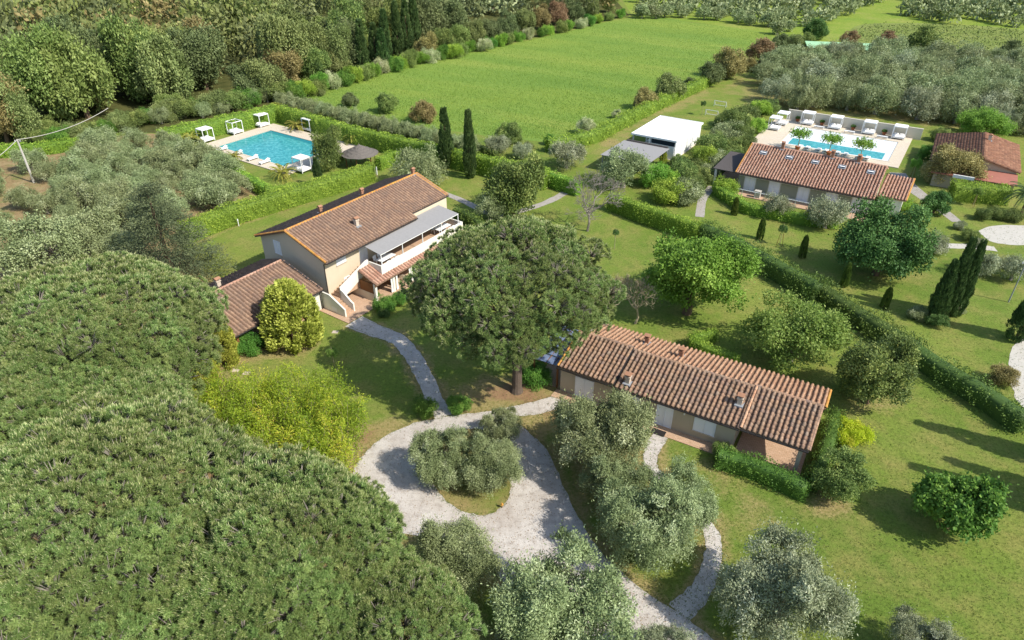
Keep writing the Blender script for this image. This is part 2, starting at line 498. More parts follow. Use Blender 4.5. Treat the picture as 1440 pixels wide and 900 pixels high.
def crown_leaves(rng, C, rad, per, ll, lw, upb=.35, outw=.6, droop=0.0, shell=.55, tbias=.5, tvar=.22, flat=1.0, stray=.12):
    """leaves spread over every clump; returns V, quads, tint"""
    n = len(C)
    rad = np.broadcast_to(rad, n)
    ctr = C.mean(0)
    idx = np.repeat(np.arange(n), per)
    m = len(idx)
    o = unit(C - ctr)[idx]
    d = unit(rdir(rng, m) + o * outw + np.array([0, 0, upb]))
    r = rad[idx] * (shell + (1 - shell) * rng.random(m) ** .7)
    r = r * (1 + (rng.random(m) < stray) * rng.random(m) * .8)
    wob = 1 + .35 * np.sin(d[:, 0] * 5 + idx) * np.cos(d[:, 1] * 4 + idx * 1.7)
    P = C[idx] + d * (r * wob)[:, None] * np.array([1, 1, flat])
    D = unit(d * .6 + rdir(rng, m) * .9 + np.array([0, 0, -droop]))
    S = unit(d * .7 + np.array([0, 0, .35]) + rdir(rng, m) * .75)
    sz = .7 + .6 * rng.random(m)
    V, Q = leaf_geo(P, D, S, ll * sz, lw * sz)
    t = tbias + rng.normal(0, tvar * .8, n)[idx] + rng.normal(0, tvar * .5, m)
    return V, Q, np.repeat(t, 4)
def limbs(rng, zc, r0, C, k, n=6, wig=.08, start=.35, zend=None):
    b = MB()
    zt = zend or zc
    path = [Vector((0, 0, -.02))]
    for i in range(1, 5):
        f = i / 4
        path.append(Vector((rng.normal(0, wig) * f, rng.normal(0, wig) * f, zt * f)))
    b.tube(path, [r0 * 1.35, r0, r0 * .85, r0 * .65, r0 * .4], n)
    sel = rng.choice(len(C), min(k, len(C)), replace=False)
    for j in sel:
        c = Vector(C[j]) + Vector((0, 0, zc))
        f = start + rng.random() * (1 - start) * .8
        i = min(int(f * 4), 3); a = path[i].lerp(path[i + 1], f * 4 - i)
        mid = a.lerp(c, .5) + Vector((rng.normal(0, wig), rng.normal(0, wig), abs(rng.normal(0, wig))))
        b.tube([a, mid, c], [r0 * .42, r0 * .26, r0 * .08], 4)
    return b

PROTO = {}
def proto(name, rng, n, rx, rz, zc, crad, per, ll, lw, trunk=.09, bark='bark', k=10, low=-.55, inner=.55, jitter=.3, lobes=9, core=.54, **kw):
    C = clump_centres(rng, n, rx - crad * .8, rz - crad * .7, inner, low, lobes, core)
    rad = crad * (1 - jitter / 2 + jitter * rng.random(len(C)))
    V, Q, t = crown_leaves(rng, C, rad, per, ll, lw, **kw)
    V = V + np.array([0, 0, zc])
    cm = make_mesh(name + '_crown', V, Q, tint=t, mats=['oak_green'])
    tm = limbs(rng, zc, trunk, C, k).mesh(name + '_trunk', bark)
    PROTO.setdefault(name, []).append((cm, tm, zc))

R = lambda s: np.random.default_rng(s)
for i in range(3):
    proto('olive_near', R(10 + i), 110, 1.08, .88, .82, .21, 560, .045, .017, .10, 'bark_grey', 14, -.75, .5, upb=.75, outw=.6, tbias=.5, tvar=.24, flat=1.3, lobes=13, core=.40)
for i in range(3):
    proto('olive', R(20 + i), 60, 1.1, .86, .74, .27, 200, .075, .03, .09, 'bark_grey', 7, -.75, .5, upb=.6, outw=.6, tvar=.22, lobes=11, core=.44, flat=1.2)
for i in range(2):
    proto('olive_far', R(25 + i), 24, 1.08, .84, .78, .36, 60, .22, .10, .08, 'bark_grey', 4, -.6, .5, upb=.4, outw=.7, tvar=.22)
for i in range(2):
    proto('broad', R(30 + i), 150, 1.08, .90, .78, .19, 300, .046, .03, .07, 'bark', 16, -.9, .4, upb=.3, outw=.5, droop=.4, tvar=.22)
proto('airy', R(33), 120, 1.05, .80, .74, .19, 170, .052, .03, .045, 'bark_grey', 30, -.8, .3, lobes=14, core=.35, upb=.1, outw=.5, droop=.3, tvar=.22)
for i in range(2):
    proto('laurel', R(35 + i), 130, 1.05, 1.02, .86, .20, 180, .06, .03, .06, 'bark', 10, -.98, .45, upb=.6, outw=.5, tvar=.24)
proto('maple', R(38), 100, 1.05, .86, .80, .22, 170, .080, .062, .06, 'bark', 12, -.95, .5, upb=.3, outw=.6, droop=.3, tvar=.22)
for i in range(5):
    proto('wood', R(40 + i), 100, 1.05, 1.05, .82, .25, 200, .07, .04, .06, 'bark', 5, -.95, .5, upb=.35, outw=.55, tvar=.22)
for i in range(3):
    proto('shrub', R(50 + i), 60, 1.05, .80, .56, .26, 230, .07, .033, .05, 'bark', 6, -.95, .4, upb=.4, outw=.6, tvar=.22)
proto('round', R(55), 90, 1.05, .98, .82, .22, 160, .085, .042, .06, 'bark', 6, -.95, .5, upb=.3, outw=.6, tvar=.22)

def spire(name, rng, H, prof, n, per, ll, lw, upb, crad, bark='bark', tips=1, tvar=.22):
    """columnar and conical conifers, height H in units of the base radius"""
    C = []
    for i in range(n):
        h = rng.random() ** .85
        a = rng.random() * 2 * math.pi
        r = prof(h) * (.55 + .4 * rng.random())
        C.append((math.cos(a) * r, math.sin(a) * r, h * H))
    C = np.array(C)
    rad = crad * (.6 + .7 * np.array([prof(z / H) for z in C[:, 2]]))
    idx = np.repeat(np.arange(n), per); m = len(idx)
    rr = unit(C * np.array([1, 1, 0]))[idx]
    d = unit(rdir(rng, m) + rr * .9 + np.array([0, 0, .25]))
    P = C[idx] + d * (rad[idx] * (.5 + .5 * rng.random(m)))[:, None] * np.array([1, 1, 1.5])
    P[:, 2] = np.maximum(P[:, 2], .05)
    D = unit(rr * .5 + rdir(rng, m) * .5 + np.array([0, 0, upb]))
    V, Q = leaf_geo(P, D, unit(d * .8 + rdir(rng, m) * .7), ll * (.7 + .6 * rng.random(m)), lw)
    t = .5 + rng.normal(0, tvar * .8, n)[idx] + rng.normal(0, tvar, m)
    cm = make_mesh(name + '_crown', V, Q, tint=np.repeat(t, 4), mats=['cypress_leaf'])
    b = MB().tube([(0, 0, -.05), (0, 0, H * .5), (0, 0, H * .95)], [.16, .12, .03], 6)
    PROTO.setdefault(name, []).append((cm, b.mesh(name + '_trunk', bark), H * .5))
colp = lambda h: (min(1, .55 + h * 2.2) if h < .2 else 1.0) * (1 - max(0, h - .35) / .65 * .82)
for i in range(2):
    spire('cypress', R(60 + i), 9.0, colp, 170, 90, .42, .10, 1.3, .34)
spire('cypress_near', R(63), 6.2, colp, 240, 95, .28, .075, 1.3, .28)
spire('thuja', R(65), 2.3, lambda h: math.sqrt(max(0, 1 - (h * 1.02) ** 2.1)) * (.86 if h < .1 else 1), 280, 70, .13, .065, .7, .15)
spire('thuja_column', R(66), 3.6, lambda h: math.sqrt(max(0, 1 - h ** 2.4)), 240, 80, .17, .08, .8, .22)

def cedar(rng, H, Rb):
    C = []
    for lev in range(13):
        h = .10 + .87 * lev / 12; r = Rb * (1 - h) ** .75 + .15
        k = max(4, int(13 * (1 - h) + 3))
        for j in range(k):
            a = 2 * math.pi * (j + rng.random() * .7) / k
            for f in (.4, .6, .8, 1.0):
                C.append((math.cos(a) * r * f, math.sin(a) * r * f, h * H - .18 * f * r + rng.normal(0, .1)))
    C = np.array(C)
    idx = np.repeat(np.arange(len(C)), 62); m = len(idx)
    P = C[idx] + rng.normal(size=(m, 3)) * np.array([.48, .48, .16])
    D = unit(unit(C * np.array([1, 1, 0]))[idx] + rdir(rng, m) * .8 + np.array([0, 0, .1]))
    V, Q = leaf_geo(P, D, np.array([0, 0, 1.0]) + rdir(rng, m) * .7, .30 * (.7 + .6 * rng.random(m)), .09)
    t = .5 + rng.normal(0, .15, len(C))[idx] + rng.normal(0, .2, m)
    return make_mesh('cedar_crown', V, Q, tint=np.repeat(t, 4), mats=['cedar_leaf']), MB().tube([(0, 0, -.1), (0, 0, H * .5), (0, 0, H * .98)], [.4, .25, .05], 8).mesh('cedar_trunk', 'bark')

def pine_bough(rng, tufts=300, blades=18):
    """one bough end of a stone pine: a low dome of needle tufts on grey twigs, radius 1, +Z outwards"""
    nc = 30; per = tufts // nc; m = nc * per                       # twig ends, each carrying a bunch of tufts, with gaps between
    i = np.arange(nc) + .5; dz = 1 - 1.2 * i / nc; ph = i * math.pi * (3 - math.sqrt(5)); h = np.sqrt(np.maximum(0, 1 - dz * dz))
    cd = unit(np.stack([h * np.cos(ph), h * np.sin(ph), dz], 1) + rng.normal(0, .16, (nc, 3)))
    cp = cd * (.60 + .42 * rng.random(nc))[:, None] * np.array([1, 1, .66])
    ci_ = np.repeat(np.arange(nc), per)
    d = unit(rdir(rng, m) * .9 + cd[ci_] * .6 + np.array([0, 0, .4]))
    TP = cp[ci_] + d * (.17 * (.4 + .7 * rng.random(m)))[:, None]
    ax = unit(d * .5 + cd[ci_] * .2 + np.array([0, 0, .7]) + rng.normal(0, .2, (m, 3)))
    tt = .42 + rng.normal(0, .12, nc)[ci_] + rng.normal(0, .06, m)
    bi = np.repeat(np.arange(m), blades); k = len(bi)
    bd = unit(ax[bi] * (.2 + .9 * rng.random(k))[:, None] + rdir(rng, k) * .75)
    ln = .15 * (.7 + .5 * rng.random(k)); w = .026
    sd = unit(np.cross(bd, unit(d[bi] * .6 + np.array([0, 0, .5]) + rdir(rng, k) * .6)))
    V1 = np.stack([TP[bi] - sd * w * .5, TP[bi] + sd * w * .5, TP[bi] + bd * ln[:, None]], 1).reshape(-1, 3)
    t1 = np.repeat(np.clip(tt[bi] + rng.normal(0, .07, k), 0, .82), 3)
    ci = np.nonzero((d[:, 2] > .1) & (rng.random(m) < .55))[0]; ci = np.repeat(ci, 2); k2 = len(ci)
    V2, Q2 = leaf_geo(TP[ci] + ax[ci] * .05 + rng.normal(0, .03, (k2, 3)), unit(np.array([0, 0, 1.0]) + rng.normal(0, .16, (k2, 3))), rdir(rng, k2), .12 + .08 * rng.random(k2), .016)
    t2 = np.repeat(.90 + .1 * rng.random(k2), 4)
    b = MB()
    for j in rng.choice(m, 26, replace=False):
        e = Vector(TP[j]); b.tube([(0, 0, -.35), e * .55 + Vector((0, 0, -.12)), e], [.03, .018, .008], 3)
    tv = np.array(b.v); tq = [f for f in b.f if len(f) == 4]; tr = [f for f in b.f if len(f) == 3]
    n1, n2 = len(V1), len(V1) + len(V2)
    Q = np.concatenate([Q2 + n1, np.array(tq) + n2]); T3 = np.concatenate([np.arange(3 * k).reshape(-1, 3), np.array(tr) + n2])
    return make_mesh('bough', np.concatenate([V1, V2, tv]), Q, T3, np.concatenate([t1, t2, np.full(len(tv), .5)]), ['pine_needle', 'bark_grey'],
                     np.concatenate([np.zeros(len(Q2)), np.ones(len(tq))]).astype(np.int32), np.concatenate([np.zeros(k), np.ones(len(tr))]).astype(np.int32))
BOUGHS = [pine_bough(R(150 + i)) for i in range(5)]
def stone_pine(rng, Rx, Rz, zc, low, size, gap, trunk_r, lean, x, y, label, rough=.05, sag=0.0):
    root = empty('stone_pine', (x, y, 0), 0, label, 'tree')
    crown = link('crown', None, root, (0, 0, zc))
    area = 2 * math.pi * Rx * (Rx * .55 + Rz * .45) * (1 - low)
    n = min(300, int(area / (size * size * .92)))
    i = np.arange(n) + .5; dz = 1 - (1 - low) * i / n; ph = i * math.pi * (3 - math.sqrt(5)); h = np.sqrt(np.maximum(0, 1 - dz * dz))
    d = unit(np.stack([h * np.cos(ph), h * np.sin(ph), dz], 1) + rng.normal(0, .04, (n, 3)))
    bil = np.sin(d[:, 0] * 7 + 1.3) * np.cos(d[:, 1] * 6.3 + .4) * .5 + np.sin(d[:, 1] * 11 + d[:, 2] * 9) * .35
    C = d * (1 + rough * bil + rng.normal(0, rough * .7, n))[:, None] * np.array([Rx, Rx, Rz])
    C[:, 2] -= sag * np.hypot(C[:, 0], C[:, 1]) / Rx
    keep = rng.random(n) > gap; C, d = C[keep], d[keep]
    for j in range(len(C)):
        o = link('bough', BOUGHS[int(rng.integers(len(BOUGHS)))], crown)
        z = Vector(unit(d[j] * .65 + np.array([0, 0, .62]))); q = z.to_track_quat('Z', 'Y')
        s_ = size * (.85 + .4 * rng.random())
        o.matrix_local = Matrix.Translation(C[j] * .97 - d[j] * .25 * s_) @ q.to_matrix().to_4x4() @ Matrix.Rotation(rng.random() * 6.28, 4, 'Z') @ Matrix.Diagonal((s_, s_, s_, 1))
    b = MB(); top = Vector((0, 0, zc - Rz * .1)); base = Vector((lean[0], lean[1], -.1))
    pts = [base.lerp(top, f) + Vector((math.sin(f * 5) * .12, math.cos(f * 4) * .1, 0)) for f in (0, .06, .25, .5, .75, 1)]
    b.tube(pts, [trunk_r * 1.5, trunk_r * 1.1, trunk_r, trunk_r * .92, trunk_r * .8, trunk_r * .5], 12)
    for j in rng.choice(len(C), min(len(C), 70), replace=False):
        c = Vector(C[j] * np.array([.93, .93, .80])) + Vector((0, 0, zc - .3)); a = base.lerp(top, .60 + .36 * rng.random())
        mid = a.lerp(c, .55) + Vector((rng.normal(0, .25), rng.normal(0, .25), rng.normal(-.6, .3)))
        b.tube([a, mid, c], [trunk_r * .22, trunk_r * .13, .035], 5)
    b.build('trunk', 'bark_pine', root)
    return root

def bare_tree(rng, H, spread, levels=5, r0=.16, trunk=.4):
    b = MB()
    def grow(p, d, L, r, lev):
        q = p + d * L
        mid = p.lerp(q, .5) + Vector(rng.normal(0, L * .07, 3))
        b.tube([p, mid, q], [r, r * .8, r * .6], 5 if lev < 2 else 3)
        if lev >= levels: return
        for _ in range(5 if lev == 0 else 3):
            nd = (d + Vector(rng.normal(0, .55 if lev else .6, 3)) + Vector((0, 0, .12))).normalized()
            nd.z = max(nd.z, .12 if lev < 2 else -.15)
            if lev == 0: nd = Vector((nd.x * spread, nd.y * spread, abs(nd.z) * .7 + .3))
            nd.normalize()
            grow(q.lerp(p, rng.random() * (.3 if lev else .25)), nd, L * (.60 + .22 * rng.random()), max(r * .6, .015), lev + 1)
    grow(Vector((0, 0, -.05)), Vector((.03, .02, 1)), H * trunk, r0, 0)
    return b
def palm(rng, H, n, L, mat):
    b = MB().tube([(0, 0, -.05), (.05, .02, H * .5), (.02, 0, H)], [.22, .17, .15], 8)
    P, D, S, LL = [], [], [], []
    for i in range(n):
        a = 2 * math.pi * i / n + rng.random() * .4; e = .1 + 1.0 * rng.random()
        p = np.array([0, 0, H]); d = np.array([math.cos(a) * math.cos(e), math.sin(a) * math.cos(e), math.sin(e)])
        for k in range(14):
            p = p + d * L / 14; d = unit(d + np.array([0, 0, -.11]))
            sd = unit(np.cross(d, [0, 0, 1.0]))
            for sg in (-1, 1):
                for q in (0, .5):
                    P.append(p + d * q * L / 14); D.append(unit(d * .6 + sd * sg + np.array([0, 0, -.25]))); S.append(np.array([0, 0, 1.0])); LL.append(L * .24 * (1 - .55 * k / 14))
    D = np.array(D); S = np.cross(D, np.array(S))
    V, Q = leaf_geo(np.array(P), D, np.array(S) + rng.normal(0, .2, D.shape), np.array(LL), .07)
    return make_mesh('palm_fronds', V, Q, tint=np.repeat(np.clip(rng.normal(.5, .22, len(P)), 0, 1), 4), mats=[mat]), b.mesh('palm_trunk', 'bark')

# ------------------------------------------------------------------ planting
USED = {}
def plant(kind, u, v, rpx, mat, label=None, cat='tree', name=None, group=None, squash=1.0, single=False, world=None, Rm=None, lift=0.0, pick=None, height=None):
    """u, v: where the middle of the crown shows; rpx: half its width in photo pixels"""
    lst = PROTO[kind]
    k = USED.get(kind, 0); USED[kind] = k + 1
    cm, tm, zc = lst[(k if pick is None else pick) % len(lst)]
    if world is not None:
        x, y = world; Rr = Rm
    else:
        Rr = 3.0
        for _ in range(6):
            z = zc * Rr * squash
            x, y = G2(u, v, z); Rr = rpx * depth(x, y, z) / FPX
    rz = (k * 2.399 + x * .7) % (2 * math.pi)
    name = name or {'olive_near': 'olive_tree', 'olive': 'olive_tree', 'olive_far': 'olive_tree', 'shrub': 'shrub', 'cypress': 'cypress_tree', 'cypress_near': 'cypress_tree', 'thuja': 'thuja', 'thuja_column': 'thuja'}.get(kind, 'tree')
    root = empty(name, (x, y, lift), rz, label, cat, group)
    root.scale = (Rr, Rr, Rr * squash)
    c = link('crown', cm, root)
    c.material_slots[0].link = 'OBJECT'; c.material_slots[0].material = M[mat]
    link('trunk', tm, root)
    return root

def seen(x, y, z=4.0, m=90):
    k = depth(x, y, z)
    if k < 1: return False
    q = np.array([x, y, z - CAM_H]); u, v = 720 + FPX * q[0] / k, 450 - FPX * float(q @ _U) / k
    return -m < u < 1440 + m and -m * .4 < v < 900 + m
ORD = ['first', 'second', 'third', 'fourth', 'fifth', 'sixth', 'seventh', 'eighth', 'ninth', 'tenth', 'eleventh', 'twelfth', 'thirteenth', 'fourteenth', 'fifteenth', 'sixteenth', 'seventeenth', 'eighteenth', 'nineteenth', 'twentieth'] + ['%s-%s' % (a, b) for a in ('twenty', 'thirty', 'forty') for b in ('first', 'second', 'third', 'fourth', 'fifth', 'sixth', 'seventh', 'eighth', 'ninth', 'tenth')]
def ranked(pts):
    """(place, row, number in the row from the left), rows counted from the near side"""
    pts = [q for q in pts if seen(*q[0])]
    rows = {}
    for p, i, j in pts: rows.setdefault(j, []).append((p, i))
    out = []
    for r, j in enumerate(sorted(rows)):
        for k, (p, i) in enumerate(sorted(rows[j], key=lambda t: t[0][0])): out.append((p, r, k))
    return out
def inpoly(p, poly):
    x, y = p; c = False; j = len(poly) - 1
    for i in range(len(poly)):
        xi, yi = poly[i]; xj, yj = poly[j]
        if (yi > y) != (yj > y) and x < (xj - xi) * (y - yi) / (yj - yi) + xi: c = not c
        j = i
    return c
def grid_in(poly, sp, ang, rng, jit=.25, sp2=None, idx=False):
    poly = [tuple(p) for p in poly]
    a = np.array(poly); c = a.mean(0); rad = np.linalg.norm(a - c, axis=1).max()
    ca, sa = math.cos(ang), math.sin(ang); out = []
    sp2 = sp2 or sp
    for i in range(int(-rad / sp) - 1, int(rad / sp) + 2):
        for j in range(int(-rad / sp2) - 1, int(rad / sp2) + 2):
            x, y = i * sp + rng.normal(0, jit * sp * .5), j * sp2 + rng.normal(0, jit * sp2 * .5)
            p = (c[0] + x * ca - y * sa, c[1] + x * sa + y * ca)
            if inpoly(p, poly): out.append((p, i, j) if idx else p)
    return out

def catmull(P, n=6, closed=True):
    P = [np.asarray(p, float) for p in P]; out = []; k = len(P)
    rng_ = range(k) if closed else range(k - 1)
    for i in rng_:
        if closed: p0, p1, p2, p3 = P[i - 1], P[i], P[(i + 1) % k], P[(i + 2) % k]
        else: p0, p1, p2, p3 = P[max(i - 1, 0)], P[i], P[i + 1], P[min(i + 2, k - 1)]
        for j in range(n):
            t = j / n
            out.append(.5 * ((2 * p1) + (-p0 + p2) * t + (2 * p0 - 5 * p1 + 4 * p2 - p3) * t * t + (-p0 + 3 * p1 - 3 * p2 + p3) * t ** 3))
    if not closed: out.append(P[-1])
    return out
def sheet(name, pts, z, mat, rough_edge=0.0, seed=0):
    rng = R(900 + seed); q = []
    for p in pts:
        q.append((p[0] + rng.normal(0, rough_edge), p[1] + rng.normal(0, rough_edge), z))
    me = bpy.data.meshes.new(name); me.from_pydata(q, [], [tuple(range(len(q)))]); me.materials.append(M[mat]); me.update()
    if me.polygons[0].normal.z < 0: me.flip_normals()
    return struct(link(name, me))
def ribbon(name, line, width, z, mat, edge=.06, seed=0, n=8):
    L = catmull(line, n, False); rng = R(700 + seed); a, b = [], []
    for i, p in enumerate(L):
        d = L[min(i + 1, len(L) - 1)] - L[max(i - 1, 0)]; d = d / np.linalg.norm(d); s_ = np.array([-d[1], d[0]])
        w = width if not hasattr(width, '__len__') else np.interp(i / (len(L) - 1), np.linspace(0, 1, len(width)), width)
        a.append(p + s_ * (w / 2 + rng.normal(0, edge))); b.append(p - s_ * (w / 2 + rng.normal(0, edge)))
    return sheet(name, a + b[::-1], z, mat)

def hedge(name, line, width, height, mat, label, leaf=.2, dens=55, wave=.08, group=None, taper=1.0, seed=0, cat='hedge', z0=0.0):
    """a clipped hedge along a ground line: a twiggy core and a skin of leaves"""
    line = [np.asarray(p, float) for p in line]
    rng = R(5000 + seed)
    seg = [np.linalg.norm(line[i + 1] - line[i]) for i in range(len(line) - 1)]; tot = sum(seg)
    cum = np.concatenate([[0], np.cumsum(seg)])
    LA = np.array(line)
    def at(s_):
        return np.stack([np.interp(s_, cum, LA[:, 0]), np.interp(s_, cum, LA[:, 1])], -1)
    def nrm(s_):
        d = at(np.minimum(s_ + .3, tot)) - at(np.maximum(s_ - .3, 0)); d = unit(d)
        return np.stack([-d[..., 1], d[..., 0]], -1), d
    # core
    ns = max(2, int(tot / .8)); ss = np.linspace(.1, tot - .1, ns)
    prof = [(-.5, 0), (-.5, .55), (-.46, .86), (-.3, .96), (.3, .96), (.46, .86), (.5, .55), (.5, 0)]
    V = []; ins = .80
    for s_ in ss:
        c = at(s_); nn, _ = nrm(s_)
        for a, h in prof: V.append((c[0] + nn[0] * a * width * ins, c[1] + nn[1] * a * width * ins, h * height * .95 + z0))
    k = len(prof); Q = [(i * k + j, i * k + j + 1, (i + 1) * k + j + 1, (i + 1) * k + j) for i in range(ns - 1) for j in range(k - 1)]
    for i0 in (0, (ns - 1) * k):
        Q += [(i0, i0 + 1, i0 + 6, i0 + 7), (i0 + 1, i0 + 2, i0 + 5, i0 + 6), (i0 + 2, i0 + 3, i0 + 4, i0 + 5)]
    nv = len(V)
    # leaf skin
    per = 2 * height + width
    n = int(dens * per * tot + dens * width * height * 2)
    s_ = rng.random(n) * tot; q = rng.random(n) * per
    side = np.where(q < height, -1, np.where(q < 2 * height, 1, 0))
    hh = np.where(side == 0, height, np.where(q < height, q, q - height))
    aa = np.where(side == 0, (q - 2 * height) - width / 2, side * width / 2)
    ne = int(dens * width * height * 2)                       # the two ends
    s_[:ne] = np.where(rng.random(ne) < .5, 0, tot); hh[:ne] = rng.random(ne) * height; aa[:ne] = (rng.random(ne) - .5) * width
    bulge = wave * (np.sin(s_ * 1.9 + hh * 1.3 + seed) + np.sin(s_ * .83 + 2 * seed) + .8 * np.sin(s_ * 4.1 + hh * 3.1) + .6 * np.sin(s_ * 6.7 + aa * 4 + seed) * np.sin(aa * 3 + hh * 4.3))
    rnd = np.clip((hh / height - .8) / .2, 0, 1) * (np.abs(aa) / (width / 2)) ** 3 * .16 * width   # rounded shoulders
    aa = aa * (taper + (1 - taper) * (1 - hh / height)) + side * (bulge - rnd)
    hh = np.maximum(hh + np.where(side == 0, bulge, 0) - rnd * .6, .03)
    c = at(s_); nn, dd = nrm(s_)
    P = np.stack([c[:, 0] + nn[:, 0] * aa, c[:, 1] + nn[:, 1] * aa, hh + z0], 1) + rng.normal(0, .035 + .35 * wave, (n, 3)) * (.3 + rng.random((n, 1)) ** 2 * 1.6)
    P[:, 2] = np.maximum(P[:, 2], .03)
    on = np.stack([nn[:, 0] * side, nn[:, 1] * side, (side == 0) * 1.0], 1)
    D = unit(rdir(rng, n) * .8 + on * .35 + np.array([0, 0, .45]))
    LV, LQ = leaf_geo(P - D * leaf * .3, D, on * .7 + np.array([0, 0, .25]) + rdir(rng, n) * .75, leaf * (.7 + .6 * rng.random(n)), leaf * .5)
    pt = .5 + .12 * np.sin(s_ * 1.1 + seed) + .1 * np.sin(s_ * 3.3 + hh * 2) + rng.normal(0, .2, n)
    me = make_mesh(name, np.concatenate([np.array(V), LV]), np.concatenate([np.array(Q), LQ + nv]), tint=np.concatenate([np.full(nv, .15), np.repeat(pt, 4)]), mats=[mat])
    return tag(link(name, me), label, cat, group)
# ------------------------------------------------------------------ the ground
def px(*pts): return [G2(u, v) for u, v in pts]
outer_px = px((806, 566), (760, 582), (722, 588), (742, 606), (768, 632), (785, 665), (800, 700), (818, 735), (842, 772), (875, 806), (915, 838), (960, 866), (1010, 905), (1060, 960), (900, 960), (820, 905), (740, 850), (690, 800), (640, 765), (575, 752), (530, 742), (500, 718), (492, 688), (500, 655), (525, 625), (562, 603), (605, 590), (650, 583), (700, 576), (760, 562), (803, 552))
def strip(line, w):
    L = [np.asarray(p) for p in line]; a, b = [], []
    for i, p in enumerate(L):
        d = L[min(i + 1, len(L) - 1)] - L[max(i - 1, 0)]; d = d / np.linalg.norm(d); n_ = np.array([-d[1], d[0]]); a.append(p + n_ * w / 2); b.append(p - n_ * w / 2)
    return a + b[::-1]
PATHS = [(px((497, 452), (530, 466), (560, 478), (580, 500), (598, 532), (610, 560), (624, 586)), 1.8), (px((928, 612), (916, 638), (918, 662), (950, 700), (995, 740), (1003, 780), (985, 830), (955, 862)), 1.2)]
def ground():
    """one sheet to the horizon, fine near the camera; 'wear' says how worn the turf is (0 grass, .5 dry, 1 bare earth)"""
    X = np.concatenate([[-900, -400, -220], np.arange(-130, 131, 1.4), [220, 400, 900]]); Y = np.concatenate([[-60, 0], np.arange(12, 150, 1.4), [200, 300, 500, 900, 1500]])
    gx, gy = np.meshgrid(X, Y); P = np.stack([gx.ravel(), gy.ravel()], 1)
    wear = np.full(len(P), .02)
    def patch(poly, val, soft):
        poly = np.array(poly); n = len(poly); dmin = np.full(len(P), 1e9); ins = np.zeros(len(P), bool)
        for i in range(n):
            a, b = poly[i], poly[(i + 1) % n]; ab = b - a
            t = np.clip(((P - a) @ ab) / (ab @ ab), 0, 1); dmin = np.minimum(dmin, np.linalg.norm(P - a - t[:, None] * ab, axis=1))
            c = (a[1] > P[:, 1]) != (b[1] > P[:, 1])
            with np.errstate(divide='ignore', invalid='ignore'): ins ^= c & (P[:, 0] < (b[0] - a[0]) * (P[:, 1] - a[1]) / (b[1] - a[1]) + a[0])
        sd = np.where(ins, dmin, -dmin); f = np.clip(sd / soft * .5 + .5, 0, 1)
        wear[:] = np.maximum(wear, f * val)
    patch(px((845, 235), (838, 200), (900, 166), (960, 136), (1015, 116), (1030, 122), (985, 140), (935, 165), (890, 185), (870, 215)), .55, 2.5)
    patch(px((640, 548), (690, 528), (760, 540), (805, 556), (870, 595), (905, 640), (905, 700), (880, 770), (830, 700), (790, 620), (720, 578), (650, 578)), .85, 1.8)
    patch(px((690, 545), (720, 526), (760, 538), (800, 556), (740, 566)), 1.05, 1.6)
    patch(px((935, 620), (1000, 645), (1080, 690), (1170, 730), (1100, 770), (1020, 740), (990, 700), (945, 660)), .42, 3.0)
    patch(px((1130, 690), (1150, 680), (1200, 700), (1195, 725), (1160, 728)), .8, 1.2)
    patch(px((460, 640), (500, 598), (560, 586), (600, 590), (520, 628), (488, 660), (484, 720), (520, 752), (460, 730)), .85, 1.4)
    patch(px((330, 490), (370, 476), (420, 480), (458, 466), (440, 492), (390, 505), (345, 512)), .8, .9)
    patch(px((1020, 125), (1060, 100), (1150, 78), (1300, 80), (1500, 96), (1500, 195), (1330, 182), (1180, 170), (1040, 155)), .45, 4)
    patch(px((255, 340), (340, 300), (440, 270), (530, 238), (540, 250), (440, 285), (330, 322), (270, 352)), .45, 1.0)
    patch(px((-100, 400), (300, 380), (330, 560), (560, 760), (760, 950), (-100, 950)), .8, 2.0)
    patch(px((1190, 565), (1280, 545), (1270, 575), (1215, 585)), .6, 1.5)
    patch([tuple(p) for p in catmull(outer_px, 3)], 1.25, 1.5)
    for ln, w in PATHS: patch(strip(ln, w), 1.1, .9)
    nx, ny = len(X), len(Y); i = np.arange((nx - 1) * (ny - 1)); r, c = i // (nx - 1), i % (nx - 1); v0 = r * nx + c
    Z = np.zeros(len(P))
    me = make_mesh('ground', np.column_stack([P, Z]), np.stack([v0, v0 + 1, v0 + nx + 1, v0 + nx], 1), mats=['lawn'])
    a = me.attributes.new('wear', 'FLOAT', 'POINT'); a.data.foreach_set('value', wear.astype(np.float32))
    struct(link('ground', me))
ground()
sheet('crop_field', catmull(px((425, 137), (560, 96), (720, 62), (890, 25), (985, 33), (1090, 50), (1060, 72), (960, 122), (850, 178), (790, 198), (700, 192), (600, 180), (500, 160)), 5), .010, 'crop', .3, 1)
sheet('woodland_floor', px((-260, 240), (0, 200), (130, 186), (222, 187), (300, 172), (390, 152), (425, 134), (560, 94), (720, 60), (885, 22), (850, -18), (560, -40), (0, -40), (-300, -40)), .005, 'wood_floor')
sheet('grove_soil', catmull(px((-80, 218), (60, 208), (215, 188), (300, 225), (400, 285), (330, 296), (245, 325), (280, 385), (150, 395), (-80, 400)), 5), .010, 'soil', .2, 2)
sheet('meadow', px((890, 24), (985, 32), (1095, 50), (1150, 66), (1440, 92), (1640, 110), (1800, -20), (1400, -30), (860, -25)), .006, 'grove_grass')
sheet('vineyard_ground', catmull(px((1215, 34), (1330, 34), (1460, 44), (1600, 60), (1500, 82), (1400, 78), (1240, 70), (1190, 55)), 4), .014, 'vineyard', .2, 3)
outer = outer_px
sheet('gravel_drive', catmull(outer, 6), .012, 'gravel', .05, 9)
isl = px((602, 640), (625, 612), (662, 603), (698, 610), (714, 638), (718, 678), (712, 706), (684, 724), (648, 718), (620, 698), (604, 668))
